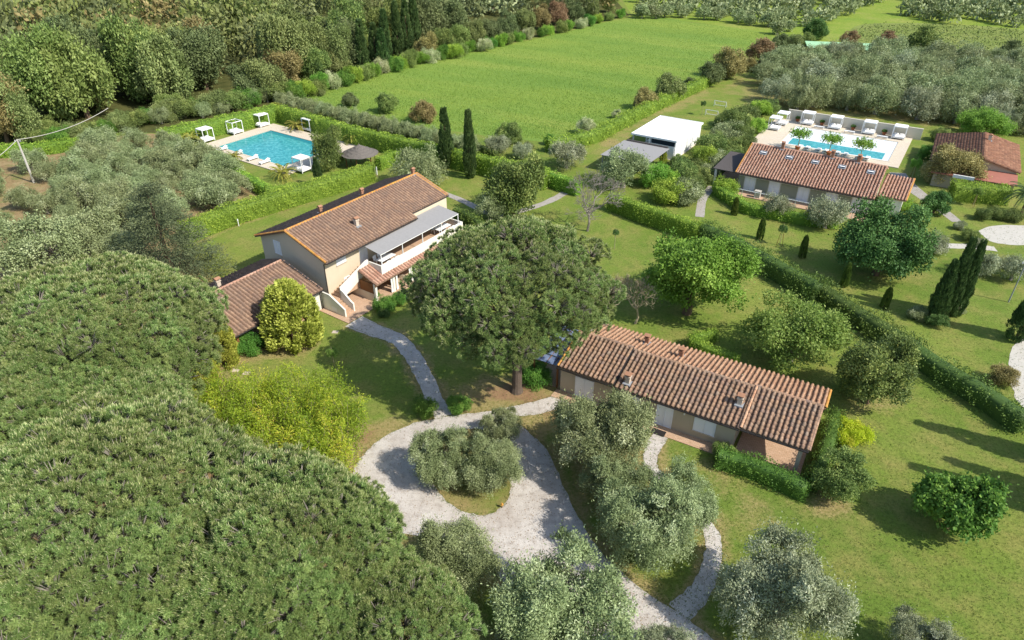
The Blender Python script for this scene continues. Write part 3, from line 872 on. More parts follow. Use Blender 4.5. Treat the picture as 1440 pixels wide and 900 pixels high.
sheet('planted_island', catmull(isl, 6), .018, 'dry_lawn', .05, 10)
ribbon('garden_path', px((497, 452), (530, 466), (560, 478), (580, 500), (598, 532), (610, 560), (624, 586)), [2.4, 1.9, 1.7, 1.5, 1.5, 1.5], .010, 'gravel', .05, 1)
ribbon('stepping_path', px((928, 612), (916, 638), (918, 662), (950, 700), (995, 740), (1003, 780), (985, 830), (955, 862)), [1.3, 1.1, 1.0, 1.0, 1.2, 1.6], .011, 'gravel', .05, 2)
ribbon('lane_path', px((1002, 262), (988, 280), (984, 305)), 1.2, .010, 'paving_grey', .02, 3)
ribbon('rear_path', px((600, 262), (650, 282), (700, 302), (760, 288), (800, 268)), 1.2, .010, 'paving_grey', .05, 4)
ribbon('court_path', px((1235, 356), (1290, 348), (1350, 346), (1400, 350)), 1.4, .011, 'concrete', .04, 5)
ribbon('house_walk', px((1262, 243), (1275, 258), (1300, 278), (1328, 298), (1346, 312)), [2.4, 2.2, 1.6, 1.4], .011, 'paving_grey', .02, 6)
sheet('gravel_court', catmull(px((1378, 324), (1402, 317), (1450, 318), (1490, 330), (1450, 344), (1402, 342), (1384, 333)), 5), .012, 'concrete', .05, 13)
sheet('service_road', catmull(px((1432, 480), (1420, 505), (1424, 545), (1440, 575), (1520, 640), (1540, 520), (1480, 478)), 5), .012, 'concrete', .06, 14)
#ribbon('soil_strip', px((262, 338), (340, 300), (440, 270), (520, 240)), 1.0, .012, 'red_soil', .06, 7)

# ------------------------------------------------------------------ tiled roofs
SP = .40
def tile_base():
    prof = [(0, -.02), (.11, -.02), (.15, .085), (.215, .135), (.295, .135), (.36, .085), (.41, -.02)]
    L = .44
    V = [(x, 0, z + .032) for x, z in prof] + [(x, L, z * .92 + .005) for x, z in prof] + [(x, .004, max(z - .05, -.02)) for x, z in prof]
    k = len(prof)
    Q = [(i, i + 1, k + i + 1, k + i) for i in range(k - 1)] + [(2 * k + i, 2 * k + i + 1, i + 1, i) for i in range(k - 1)]
    return np.array(V), np.array(Q)
TV, TQ = tile_base()
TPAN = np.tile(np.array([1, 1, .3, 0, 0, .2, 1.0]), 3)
TILE_MESH = {}
def tiles(parent, o, ex, ey, w, ln, mat, singles=0, seed=0, sp=SP, pick=None):
    rng = R(300 + seed)
    o, ex, ey = np.array(o, float), unit(np.array(ex, float)), unit(np.array(ey, float))
    ez = np.cross(ex, ey)
    nc, nr = max(1, round(w / sp)), max(1, round(ln / .40))
    sx, sy = w / nc, ln / nr
    pos = [(i, j) for j in range(nr) for i in range(nc)]
    single = set(pos[:singles]) if pick is None else pick(pos)
    Vs, Qs, ts = [], [], []
    for (i, j) in pos:
        p = o + ex * i * sx + ey * j * sy + ez * (.012 + rng.normal(0, .009)) + ex * rng.normal(0, .011) + ey * rng.normal(0, .012)
        a = rng.normal(0, .02)
        e1 = ex * math.cos(a) + ey * math.sin(a); e2 = ey * math.cos(a) - ex * math.sin(a)
        if (i, j) in single:
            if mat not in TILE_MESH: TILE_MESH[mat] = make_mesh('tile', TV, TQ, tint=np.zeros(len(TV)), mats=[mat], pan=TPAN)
            t = link('tile', TILE_MESH[mat], parent)
            m = Matrix.Identity(4)
            for r in range(3): m[r][0], m[r][1], m[r][2], m[r][3] = e1[r] * sx / sp, e2[r] * sy / .40, ez[r], p[r]
            t.matrix_local = m
        else:
            Qs.append(TQ + len(Vs) * len(TV))
            Vs.append(p + TV[:, :1] * e1 * (sx / sp) + TV[:, 1:2] * e2 * (sy / .40) + TV[:, 2:] * ez)
            ts.append(np.full(len(TV), rng.random()))
    if Vs:
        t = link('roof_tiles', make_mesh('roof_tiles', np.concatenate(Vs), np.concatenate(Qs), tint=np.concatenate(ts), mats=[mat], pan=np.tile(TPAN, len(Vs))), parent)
        t['kind'] = 'stuff'
def ridge(parent, p, q, mat='tile_ridge', r=.15, name='ridge_cap'):
    p, q = Vector(p), Vector(q); n = max(1, round((q - p).length / .42)); d = (q - p) / n; dn = d.normalized()
    u = dn.cross(Vector((0, 0, 1))).normalized(); w = u.cross(dn)
    V, Q, t = [], [], []; rng = R(int(abs(p.x * 31 + q.y * 17)) + 5)
    for i in range(n):
        a, b = p + d * i, p + d * (i + 1.08); b0 = len(V); tt = rng.random()
        for c, rr in ((a, r * 1.08), (b, r * .9)):
            for k in range(7):
                g = math.pi * k / 6; V.append(c + u * math.cos(g) * rr + w * (math.sin(g) * rr - .02)); t.append(tt)
        Q += [(b0 + k, b0 + k + 1, b0 + 7 + k + 1, b0 + 7 + k) for k in range(6)]
    return link(name, make_mesh(name, [tuple(v) for v in V], Q, tint=t, mats=[mat]), parent)
def slab(parent, corners, th, mat, name='roof'):
    top = [Vector(c) for c in corners]
    return MB().hexa([c - Vector((0, 0, th)) for c in top], top).build(name, mat, parent)
def shutter(parent, x0, x1, z0, z1, y, name='window', leaves=2, axis='y', out=-1, mat='white_shutter'):
    """closed louvred leaves in a frame; axis 'y' = on a wall facing along y"""
    def bx(b, a0, a1, c0, c1, d0, d1):
        d0, d1 = sorted((y + out * d0, y + out * d1))
        if axis == 'y': b.box(a0, a1, d0, d1, c0, c1)
        else: b.box(d0, d1, a0, a1, c0, c1)
    b = MB()
    for q in ((x0 - .06, x0, z0, z1), (x1, x1 + .06, z0, z1), (x0 - .06, x1 + .06, z1, z1 + .06)): bx(b, *q, -.02, .06)
    f = b.build(name, mat, parent)
    w = (x1 - x0) / leaves
    for i in range(leaves):
        b = MB(); a0, a1 = x0 + i * w + .008, x0 + (i + 1) * w - .008
        bx(b, a0, a1, z0 + .01, z1 - .008, -.01, .025)
        for q in ((a0, a0 + .07, z0 + .01, z1 - .008), (a1 - .07, a1, z0 + .01, z1 - .008), (a0 + .07, a1 - .07, z0 + .01, z0 + .12), (a0 + .07, a1 - .07, z1 - .1, z1 - .008)): bx(b, *q, .025, .045)
        b.build('shutter' if name == 'window' else 'door_leaf', mat, f)
    if name == 'window':
        b = MB(); bx(b, x0 - .12, x1 + .12, z0 - .07, z0 - .002, -.02, .10); b.build('sill', 'chimney_stone', f)
    return f
def chimney(parent, x, y, z, mat='chimney_stone', h=.85, s=.22, name='chimney'):
    b = MB().box(x - s, x + s, y - s, y + s, z - .35, z + h - .18)
    b.box(x - s - .06, x + s + .06, y - s - .06, y + s + .06, z + h - .18, z + h - .08)
    for a in (-1, 1):
        for c in (-1, 1): b.box(x + a * s * .75 - .05, x + a * s * .75 + .05, y + c * s * .75 - .05, y + c * s * .75 + .05, z + h - .08, z + h + .10)
    c = b.build(name, mat, parent)
    MB().xprism([(y - s - .09, z + h + .10), (y + s + .09, z + h + .10), (y + s + .09, z + h + .15), (y, z + h + .27), (y - s - .09, z + h + .15)], x - s - .09, x + s + .09).build('cowl', 'chimney_clay', c)
    MB().box(x - s - .14, x + s + .14, y - s - .22, y + s + .1, z - .12, z + .03).build('flashing', 'grey_metal', c)
    return c
def gutter(parent, p, q, down=None):
    b = MB().tube([p, q], [.07, .07], 8); g = b.build('gutter', 'dark_metal', parent)
    if down:
        x, y, z0, yw = down
        MB().tube([(x, y, z0), (x, (y + yw) / 2, z0 - .25), (x, yw, z0 - .4), (x, yw, .02)], [.05] * 4, 8).build('downpipe', 'dark_metal', parent)
    return g

# ---- cottage in front
rng = random.Random(3)
A = math.radians(-30.1)
SH = empty('cottage', (4.0, 47.6, 0), A, 'long low cottage of beige stucco with pink terracotta roof beside the gravel drive', 'house')
ze, zr, wr, wb = 2.62, 3.78, 4.25, 8.5
def gable(x0, x1, y0, y1, zt, wr_, zr_, parent, mat, name='wall'):
    f = lambda y: zt + (zr_ - zt) * (1 - abs(y - wr_) / (wr_ - y0 if y < wr_ else y1 - wr_))
    return MB().xprism([(y0, 0), (y1, 0), (y1, zt), (wr_, zr_), (y0, zt)], x0, x1).build(name, mat, parent)
gable(.12, 15.35, .32, 8.2, ze - .12, wr, zr - .16, SH, 'stucco_tan')
MB().xprism([(4.2, 0), (8.2, 0), (8.2, ze - .12), (4.25, zr - .16), (4.2, zr - .17)], 15.36, 20.3).build('wall', 'stucco_tan', SH)
secs = [(-.05, 5.12, .20), (5.12, 15.66, 0.0), (15.66, 20.72, .12)]
dy, dz = wr, zr - ze; sl = math.hypot(dy, dz)
nvis = [60, 150, 90]
for k, (x0, x1, dzz) in enumerate(secs):
    r = slab(SH, [(x0, 0, ze + dzz), (x1, 0, ze + dzz), (x1, wr, zr + dzz), (x0, wr, zr + dzz)], .14, 'tile_front')
    tiles(r, (x0, -.06, ze + dzz - .015), (1, 0, 0), (0, dy, dz), x1 - x0, sl, 'tile_front', nvis[k], 10 + k)
    ridge(r, (x0, wr, zr + dzz + .05), (x1, wr, zr + dzz + .05), 'tile_front', .14)
    if k == 0: ridge(r, (x0 + .02, -.05, ze + dzz + .06), (x0 + .02, wr, zr + dzz + .06), 'tile_ridge', .11, 'verge_tiles')
    if k == 2: ridge(r, (x1 - .02, -.05, ze + dzz + .06), (x1 - .02, wr, zr + dzz + .06), 'tile_front', .11, 'verge_tiles')
r = slab(SH, [(.6, wr + .01, zr - .005), (20.95, wr + .01, zr - .005), (20.95, wb, ze), (.6, wb, ze)], .14, 'tile_back')
tiles(r, (20.95, wb + .05, ze), (-1, 0, 0), (0, -dy, dz), 20.35, sl - .1, 'tile_back', 0, 14)
ridge(r, (20.93, wb, ze + .06), (20.93, wr + .1, zr + .05), 'tile_ridge', .11, 'verge_tiles')
MB().bar((5.16, -.05, ze + .16), (5.16, 4.2, zr + .16), .10, .14).build('flashing', 'dark_metal', SH)
ridge(SH, (15.7, -.05, ze + .19), (15.7, 4.2, zr + .19), 'tile_back', .12, 'verge_tiles')
gutter(SH, (-.05, -.10, ze + .03), (5.1, -.10, ze + .03), (5.3, -.10, ze, .26))
gutter(SH, (5.14, -.10, ze - .09), (15.6, -.10, ze - .09))
gutter(SH, (15.68, -.10, ze + .0), (20.7, -.10, ze + .0))
shutter(SH, 1.62, 3.25, .02, 2.1, .32, 'door')
shutter(SH, 6.42, 7.35, 1.05, 2.1, .32)
d = shutter(SH, 9.0, 10.3, .02, 2.15, .32, 'door')
shutter(SH, 12.15, 13.78, .75, 2.05, .32)
MB().box(9.05, 10.2, -.95, -.3, .06, .085).build('door_mat', 'dark_metal', SH)
MB().box(-.2, 15.6, -.85, .30, .0, .06).build('paving', 'terracotta_floor', SH)
MB().box(15.6, 20.6, -.4, 4.18, .0, .06).build('porch_floor', 'terracotta_floor', SH)
MB().box(20.02, 20.32, .12, .42, .06, ze - .02).build('post', 'stucco_tan', SH)
MB().box(15.4, 20.4, .16, .34, ze - .20, ze + .0).build('beam', 'wood', SH)
for x, y in ((6.1, .75), (14.95, 2.15)): chimney(SH, x, y, ze + dz * y / wr + .1, 'chimney_stone', .75, .19)
for x, y in ((5.55, 6.6), (8.9, 5.9)): chimney(SH, x, y, zr - dz * (y - wr) / (wb - wr) + .1, 'chimney_clay', .7, .18)
lamp = MB().box(11.2, 11.32, .18, .31, 2.0, 2.2).build('wall_lamp', 'white_paint', SH)

car = empty('carport', (0, 0, 0), 0, 'small lean-to carport with bluish translucent panel roof at the cottage end', 'carport')
car.location = SH.location; car.rotation_euler = SH.rotation_euler
for i in range(4):
    for j in range(5):
        MB().box(-2.75 + i * .68, -2.75 + i * .68 + .64, .45 + j * 1.12, .45 + j * 1.12 + 1.08, 2.42 + j * .09, 2.445 + j * .09).build('panel', 'glass_roof', car)
for i in range(5): MB().bar((-2.77 + i * .68, .4, 2.38), (-2.77 + i * .68, 6.1, 2.84), .06, .08).build('rafter', 'wood', car)
for x, y in ((-2.65, .55), (-2.65, 5.8), (-.3, .55)): MB().box(x - .07, x + .07, y - .07, y + .07, 0, 2.36 + (y > 2) * .42).build('post', 'wood', car)
MB().box(-2.6, .1, .5, 6.0, .0, .05).build('floor', 'terracotta_floor', car)

# ---- two storey farmhouse
BA = math.radians(54.9)
BH = empty('farmhouse', (-19.0, 61.75, 0), BA, 'two storey cream farmhouse with outside stair, upper terrace and brown tiled roof', 'house')
ze, zr, wr, wb, BL = 5.35, 7.35, 5.9, 11.4, 20.7
MB().xprism([(.85, 0), (11.0, 0), (11.0, 5.35), (wr, zr - .22), (.85, 5.5)], .45, 20.2).build('wall', ['stucco_cream'], BH)
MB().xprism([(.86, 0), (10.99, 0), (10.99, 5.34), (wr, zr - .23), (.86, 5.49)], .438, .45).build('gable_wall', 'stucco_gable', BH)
dy, dz = wr, zr - ze; sl = math.hypot(dy, dz)
r = slab(BH, [(0, 0, ze), (13.9, 0, ze), (13.9, wr, zr), (0, wr, zr)], .16, 'tile_big')
tiles(r, (0, -.06, ze), (1, 0, 0), (0, dy, dz), 13.9, sl, 'tile_big', 0, 20)
r2 = slab(BH, [(13.9, .95, ze + .95 * dz / dy), (BL, .95, ze + .95 * dz / dy), (BL, wr, zr), (13.9, wr, zr)], .16, 'tile_big')
tiles(r2, (13.9, .90, ze + .9 * dz / dy), (1, 0, 0), (0, dy, dz), BL - 13.9, sl - .95 * sl / dy, 'tile_big', 0, 21)
dzb = zr - 5.3
r3 = slab(BH, [(BL, wr + .01, zr - .004), (0, wr + .01, zr - .004), (0, wb, 5.3), (BL, wb, 5.3)][::-1], .16, 'tile_big_shaded')
tiles(r3, (BL, wb + .05, 5.3), (-1, 0, 0), (0, -(wb - wr), dzb), BL, math.hypot(wb - wr, dzb), 'tile_big_shaded', 0, 22)
ridge(r, (0, wr, zr + .06), (BL, wr, zr + .06), 'tile_ridge', .15)
ridge(r, (.04, -.05, ze + .07), (.04, wr, zr + .07), 'tile_ridge', .13, 'verge_tiles')
ridge(r3, (.04, wb, 5.37), (.04, wr, zr + .07), 'tile_ridge', .13, 'verge_tiles')
for k in range(2): ridge(r2, (BL - .04 - k * .35, .9, ze + .9 * dz / dy + .07), (BL - .04 - k * .35, wr, zr + .07), 'tile_ridge', .13, 'verge_tiles')
gutter(BH, (0, -.10, ze - .1), (13.9, -.10, ze - .1), (.35, -.10, ze - .12, .8))
gutter(BH, (13.95, .85, ze + .2), (BL, .85, ze + .2))
chimney(BH, 6.9, 2.5, ze + dz * 2.5 / wr + .1, 'chimney_stone', .8, .2)
for x, y in ((6.2, 7.4), (12.4, 7.2), (20.1, wr + .1)): chimney(BH, x, y, zr - dzb * (y - wr) / (wb - wr) + .1, 'chimney_clay', .6, .16)
shutter(BH, 7.75, 8.75, 3.8, 5.35, .438, 'window', 2, 'x', -1)
shutter(BH, 2.05, 3.3, 3.95, 5.0, .85)
shutter(BH, 5.35, 6.4, 2.75, 4.85, .85, 'door')
shutter(BH, 2.75, 4.15, .05, 2.1, .85, 'door')
for x in (8.6, 12.4, 16.2): shutter(BH, x, x + 1.5, 2.75, 4.85, .85, 'door', 2, 'y', -1, 'wood')
# ground court, stair, terrace, porch
MB().box(-1.2, 19.0, -3.6, .84, .0, .07).build('paving', 'terracotta_floor', BH)
st = MB()
for i in range(6): st.box(-.38, .75, -2.35 + i * .36, .84, .07 + i * .17, .07 + (i + 1) * .17)
for i in range(11): st.box(.75 + i * .40, 5.15, -.55, .84, .07 + (6 + i) * .145 + .14, .07 + (7 + i) * .145 + .14)
stair = st.build('stair', 'terracotta_floor', BH)
MB().xprism([(-2.5, .07), (.84, .07), (.84, 2.0), (-.4, 2.0), (-2.1, 1.15), (-2.5, .95)], -.55, -.38).build('stair_wall', 'stucco_white', stair)
MB().xprism([(-2.4, .07), (-.57, .07), (-.57, 2.15), (-1.0, 2.0), (-2.0, 1.2), (-2.4, 1.0)], .75, .92).build('stair_wall', 'stucco_white', stair)
MB().yprism([(.75, 1.05), (1.2, 1.05), (5.04, 2.65), (5.04, 3.85), (4.7, 3.85), (.75, 2.35)], -.72, -.56).build('stair_parapet', 'stucco_white', stair)
MB().box(-.56, -.553, -1.3, -.5, .25, .75).build('hatch', 'white_paint', stair)
terr = MB().box(5.2, 18.8, -2.5, .84, 2.45, 2.72).build('terrace_floor', 'terracotta_floor', BH)
b = MB().box(5.2, 18.8, -2.62, -2.45, 2.55, 3.62); b.build('parapet', 'stucco_white', terr)
MB().box(5.05, 5.2, -2.62, -.73, 2.55, 3.62).build('parapet', 'stucco_white', terr)
MB().box(18.8, 18.95, -2.62, .84, 2.55, 3.62).build('parapet', 'stucco_white', terr)
pr = slab(BH, [(3.4, -3.35, 2.25), (18.9, -3.35, 2.25), (18.9, -2.64, 2.52), (3.4, -2.64, 2.52)], .1, 'tile_big', 'porch_roof')
tiles(pr, (3.4, -3.4, 2.26), (1, 0, 0), (0, .71, .27), 15.5, .76, 'tile_far', 0, 23)
pr2 = slab(BH, [(3.4, -2.64, 2.52), (5.04, -2.64, 2.52), (5.04, -.74, 3.24), (3.4, -.74, 3.24)], .1, 'tile_big', 'porch_roof')
tiles(pr2, (3.4, -2.68, 2.53), (1, 0, 0), (0, .71, .27), 1.64, 2.0, 'tile_far', 0, 24)
for x in (3.6, 6.3, 9.2, 12.2, 15.2, 18.4):
    MB().box(x - .14, x + .14, -3.05, -2.77, .07, 2.2).build('post', 'stucco_white', BH)
for x in (5.9, 6.7, 8.8, 9.6):
    b = MB()
    for k in range(4): b.tube([(x + k * .07, -2.95, 2.2), (x + k * .05 + .05, -2.95, 1.2), (x + k * .08, -2.95, .1)], [.05, .035, .055], 5)
    b.build('curtain', 'cushion', BH)
MB().box(3.42, 3.58, -2.7, .84, .07, 1.0).build('porch_wall', 'stucco_cream', BH)
MB().box(3.44, 3.56, -2.7, -.74, 1.0, 2.2).build('porch_screen', 'wood', BH)
MB().box(3.3, 18.9, -3.3, -3.2, 2.08, 2.2).build('beam', 'wood', BH)
aw = empty('terrace_awning', (-19.0, 61.75, 0), BA, 'long pale grey awning on thin white posts over the farmhouse upper terrace', 'awning')
for i in range(11):
    x = 5.4 + i * 1.2
    y0 = .2 if x < 13.6 else 1.0
    MB().hexa([(x, y0 - .25, 5.06), (x + 1.195, y0 - .25, 5.06), (x + 1.195, -2.3, 4.72), (x, -2.3, 4.72)], [(x, y0 - .25, 5.085), (x + 1.195, y0 - .25, 5.085), (x + 1.195, -2.3, 4.745), (x, -2.3, 4.745)]).build('awning_panel', 'canvas_grey', aw)
for x in (5.5, 8.8, 12.1, 15.4, 18.5): MB().box(x - .04, x + .04, -2.32, -2.24, 2.72, 4.72).build('post', 'white_paint', aw)
MB().bar((5.4, -2.28, 4.68), (18.6, -2.28, 4.68), .07).build('rail', 'white_paint', aw)
def table_set(root, x, y, z, L=2.0, W=.95, ch=3, mat='white_paint', label='', rz=0.0):
    t = empty('dining_table', root.matrix_basis @ Vector((x, y, z)), root.rotation_euler.z + rz, label, 'table')
    MB().box(-L / 2, L / 2, -W / 2, W / 2, .72, .76).build('table_top', mat, t)
    for a in (-1, 1):
        for c in (-1, 1): MB().box(a * (L / 2 - .1) - .03, a * (L / 2 - .1) + .03, c * (W / 2 - .1) - .03, c * (W / 2 - .1) + .03, 0, .72).build('leg', mat, t)
    return t
def chair(loc, rz, label, group, mat='white_paint', parent=None):
    c = empty('garden_chair', loc, rz, label, 'chair', group)
    b = MB().box(-.24, .24, -.24, .24, .42, .46); b.build('seat', mat, c)
    MB().hexa([(-.24, .22, .46), (.24, .22, .46), (.24, .26, .46), (-.24, .26, .46)], [(-.24, .30, .92), (.24, .30, .92), (.24, .34, .92), (-.24, .34, .92)]).build('backrest', mat, c)
    for a in (-.21, .21):
        for d_ in (-.21, .21): MB().box(a - .02, a + .02, d_ - .02, d_ + .02, 0, .42).build('leg', mat, c)
    return c
bpy.context.view_layer.update()
for x, lb in ((7.1, 'white dining table at the stair end of the upper terrace'), (16.7, 'white dining table at the far end of the upper terrace')):
    table_set(BH, x, -1.3, 2.72, 2.2, 1.0, label=lb)
    for k in (-.7, 0, .7):
        for sd in (-1, 1):
            chair(BH.matrix_world @ Vector((x + k, -1.3 + sd * .75, 2.72)), BA + (math.pi if sd < 0 else 0), 'white chair on the %s side of the %s terrace table, %s of three' % ('parapet' if sd < 0 else 'house', 'stair end' if x < 10 else 'far end', 'left' if k < 0 else 'right' if k > 0 else 'middle'), 'terrace chairs, %s table' % ('near' if x < 10 else 'far'))
for k, x in enumerate((7.3, 8.0, 8.7)):
    c = empty('wicker_armchair', BH.matrix_world @ Vector((x, -2.0 + .3 * (k % 2), .07)), BA + k, 'pale wicker armchair under the farmhouse porch, %s from the left' % ORD[k], 'armchair', 'porch armchairs')
    b = MB(); b.tube([(0, 0, .05), (0, 0, .42)], [.30, .34], 12); b.build('seat', 'wicker', c)
    MB().hexa([(-.34, .12, .3), (.34, .12, .3), (.30, .36, .3), (-.30, .36, .3)], [(-.3, .24, .85), (.3, .24, .85), (.26, .38, .85), (-.26, .38, .85)]).build('backrest', 'wicker', c)

# ---- annex
AX = empty('garage_annex', (-25.85, 52.5, 0), BA, 'single storey annex with broad brown tiled roof against the farmhouse gable', 'house')
ze, zr, wr, wb, AL = 2.55, 4.2, 5.9, 9.6, 10.85
MB().xprism([(2.2, 0), (wb - .3, 0), (wb - .3, 2.7), (wr, zr - .2), (2.2, 3.0)], .5, AL - .02).build('wall', 'stucco_tan', AX)
MB().box(8.6, AL - .02, .5, 2.19, 0, 2.5).build('wall', 'stucco_white', AX)
MB().box(.4, 8.6, .3, 2.2, 0, .06).build('porch_floor', 'terracotta_floor', AX)
for x in (.6, 3.3, 6.0): MB().box(x - .12, x + .12, .4, .64, .06, 2.42).build('post', 'wood', AX)
MB().box(.3, 8.6, .42, .62, 2.3, 2.42).build('beam', 'wood', AX)
MB().box(.6, 8.5, .5, .6, .06, .75).build('low_wall', 'chimney_clay', AX)
sl = math.hypot(wr, zr - ze)
r = slab(AX, [(0, 0, ze), (AL, 0, ze), (AL, wr, zr), (0, wr, zr)], .14, 'tile_big'); tiles(r, (0, -.05, ze), (1, 0, 0), (0, wr, zr - ze), AL, sl, 'tile_big', 0, 30)
zb = 3.0
r3 = slab(AX, [(0, wr + .01, zr - .004), (0, wb, zb), (AL, wb, zb), (AL, wr + .01, zr - .004)][::-1], .14, 'tile_big_shaded'); tiles(r3, (AL, wb + .05, zb), (-1, 0, 0), (0, wr - wb, zr - zb), AL, math.hypot(wb - wr, zr - zb), 'tile_big_shaded', 0, 31)
ridge(r, (0, wr, zr + .06), (AL, wr, zr + .06), 'tile_far', .14)
MB().bar((AL - .12, .1, ze + .17), (AL - .12, wr, zr + .17), .26, .06).build('flashing', 'lead', AX)
MB().bar((AL - .12, wb, zb + .17), (AL - .12, wr, zr + .17), .26, .06).build('flashing', 'lead', AX)
gutter(AX, (0, -.1, ze - .08), (AL, -.1, ze - .08), (AL - .15, -.1, ze - .1, .42))
chimney(AX, 3.6, wr + .9, zr - .2, 'chimney_stone', .8, .2)

# ---- white pavilion
WA = math.radians(-33.3)
WB = empty('white_pavilion', (19.7, 111.7, 0), WA, 'flat roofed white pavilion open on one side beside the football lawn', 'building')
WL, WD = 7.95, 12.2
MB().box(0, WL, 0, WD, 3.0, 3.2).build('roof', 'white_paint', WB)
b = MB().box(0, WL, 0, .12, 3.2, 3.27).box(0, WL, WD - .12, WD, 3.2, 3.27).box(0, .12, .12, WD - .12, 3.2, 3.27).box(WL - .12, WL, .12, WD - .12, 3.2, 3.27); b.build('roof_rim', 'white_paint', WB)
for k in range(9): MB().box(.14, WL - .14, 1.2 + k * 1.2, 1.24 + k * 1.2, 3.2, 3.225).build('roof_seam', 'white_paint', WB)
MB().box(WL - .35, WL - .2, .3, WD - .3, 0, 3.0).build('wall', 'white_paint', WB)
MB().box(.2, WL - .35, WD - .45, WD - .3, 0, 3.0).build('wall', 'white_paint', WB)
MB().box(3.4, WL - .36, .2, .35, 0, 2.2).build('wall', 'white_paint', WB)
MB().box(3.6, WL - .4, .22, .30, 2.2, 2.95).build('window', 'glass_dark', WB)
for x in (.35, 3.25, .35): MB().box(x - .12, x + .12, .15, .39, 0, 3.0).build('post', 'white_paint', WB)
MB().box(.23, .47, 6.0, 6.24, 0, 3.0).build('post', 'white_paint', WB)
MB().box(0, WL, 0, WD, 0, .06).build('floor', 'deck_stone', WB)
MB().box(1.0, 3.0, 4, 7, .5, .95).build('counter', 'white_paint', WB)
for k in range(3): MB().box(WL - .2, WL - .17, 3 + k * 2.6, 3.04 + k * 2.6, .1, 2.9).build('joint', 'grey_metal', WB)
dk = empty('shade_sail', (19.7, 111.7, 0), WA, 'flat grey canvas shade roof in front of the white pavilion', 'awning')
MB().box(-.3, 7.6, -10.4, -1.9, 2.45, 2.52).build('canopy', 'canvas_grey', dk)
for x, y in ((0, -10.2), (7.3, -10.2), (0, -2.1), (7.3, -2.1)): MB().box(x - .06, x + .06, y - .06, y + .06, 0, 2.45).build('post', 'grey_metal', dk)
MB().tube([(.2, -1.8, 2.62), (7.3, -1.8, 2.62)], [.16, .16], 8).build('roller', 'canvas_dark', dk)
for k, (u, v) in enumerate(((1012, 150), (1000, 163))):
    p = G2(u, v); g = empty('football_goal', (*p, 0), WA + math.radians(90 if k else 90), 'small white football goal %s' % ('nearest the pavilion' if k else 'farther out on the lawn'), 'goal', 'football goals')
    b = MB()
    for y in (-1.2, 1.2): b.box(-.04, .04, y - .04, y + .04, 0, 1.1); b.bar((.04, y, 1.06), (.9, y, .04), .05)
    b.box(-.04, .04, -1.16, 1.16, 1.02, 1.1); b.box(.86, .94, -1.2, 1.2, 0, .06); b.build('frame', 'white_paint', g)

# ---- long house by the second pool
RA = math.radians(-32.9); O = G2(1034, 242, 2.8)
RH = empty('pool_house', (*O, 0), RA, 'long white house with orange terracotta roof and five skylights', 'house')
ze, zr, wr, wb, RL = 2.75, 5.2, 6.7, 10.5, 18.6
MB().xprism([(1.0, 0), (wb - .4, 0), (wb - .4, 3.7), (wr, zr - .2), (1.0, 3.0)], .4, RL - .4).build('wall', 'stucco_white', RH)
sl = math.hypot(wr, zr - ze)
r = slab(RH, [(0, 0, ze), (RL, 0, ze), (RL, wr, zr), (0, wr, zr)], .16, 'tile_far'); tiles(r, (0, -.05, ze), (1, 0, 0), (0, wr, zr - ze), RL, sl, 'tile_far', 0, 40)
r3 = slab(RH, [(0, wr + .01, zr - .004), (0, wb, 3.85), (RL, wb, 3.85), (RL, wr + .01, zr - .004)][::-1], .16, 'tile_far'); tiles(r3, (RL, wb, 3.85), (-1, 0, 0), (0, wr - wb, zr - 3.85), RL, math.hypot(wb - wr, zr - 3.85), 'tile_far', 0, 41)
ridge(r, (0, wr, zr + .05), (RL, wr, zr + .05), 'tile_far', .15)
ridge(r, (.04, 0, ze + .06), (.04, wr, zr + .06), 'tile_ridge', .13, 'verge_tiles')
gutter(RH, (0, -.1, ze - .1), (RL, -.1, ze - .1))
e2 = Vector((0, wr, zr - ze)).normalized(); e3 = Vector((0, -e2.z, e2.y))
for x in (2.3, 6.0, 9.6, 13.2, 16.9):
    c = Vector((x, 4.9, ze + 4.9 * (zr - ze) / wr)) + e3 * .13; q = lambda a, d, n: c + Vector((a, 0, 0)) + e2 * d + e3 * n
    sk = MB().hexa([q(-.5, -.42, -.1), q(.5, -.42, -.1), q(.5, .42, -.1), q(-.5, .42, -.1)], [q(-.5, -.42, .1), q(.5, -.42, .1), q(.5, .42, .1), q(-.5, .42, .1)]).build('skylight', 'grey_metal', r)
    MB().hexa([q(-.38, -.3, .1), q(.38, -.3, .1), q(.38, .3, .1), q(-.38, .3, .1)], [q(-.38, -.3, .12), q(.38, -.3, .12), q(.38, .3, .12), q(-.38, .3, .12)]).build('pane', 'glass_dark', sk)
    MB().hexa([q(-.36, -.05, .12), q(.36, -.05, .12), q(.36, .12, .12), q(-.36, .12, .12)], [q(-.36, -.05, .14), q(.36, -.05, .14), q(.36, .12, .14), q(-.36, .12, .14)]).build('blind', 'cushion', sk)
for x in (4.5, 11.4, 14.9): chimney(RH, x, wr - .15, zr, 'chimney_clay', .9, .2)
for x in (1.4, 4.9, 8.9, 12.6, 16.0): shutter(RH, x, x + 1.35, .1, 2.3, 1.0, 'door')
for x0, x1 in ((.42, 1.25), (2.95, 4.75), (6.45, 8.75), (10.45, 12.45), (14.15, 15.85)): MB().box(x0, x1, .955, .998, .3, 2.1).build('wall_panel', 'panel_sage', RH)
MB().box(.0, RL, -1.6, .99, 0, .10).build('terrace', 'terracotta_floor', RH)
b = MB().bar((.0, -1.5, 1.0), (RL, -1.5, 1.0), .07)
for i in range(11): b.box(i * 1.85 - .03, i * 1.85 + .03, -1.53, -1.47, .1, .97)
b.build('railing', 'white_paint', RH)
MB().box(3.5, 4.3, -1.2, -.6, .1, 1.0).box(3.45, 4.35, -1.25, -.55, 1.0, 1.1).build('barbecue', 'concrete', RH)
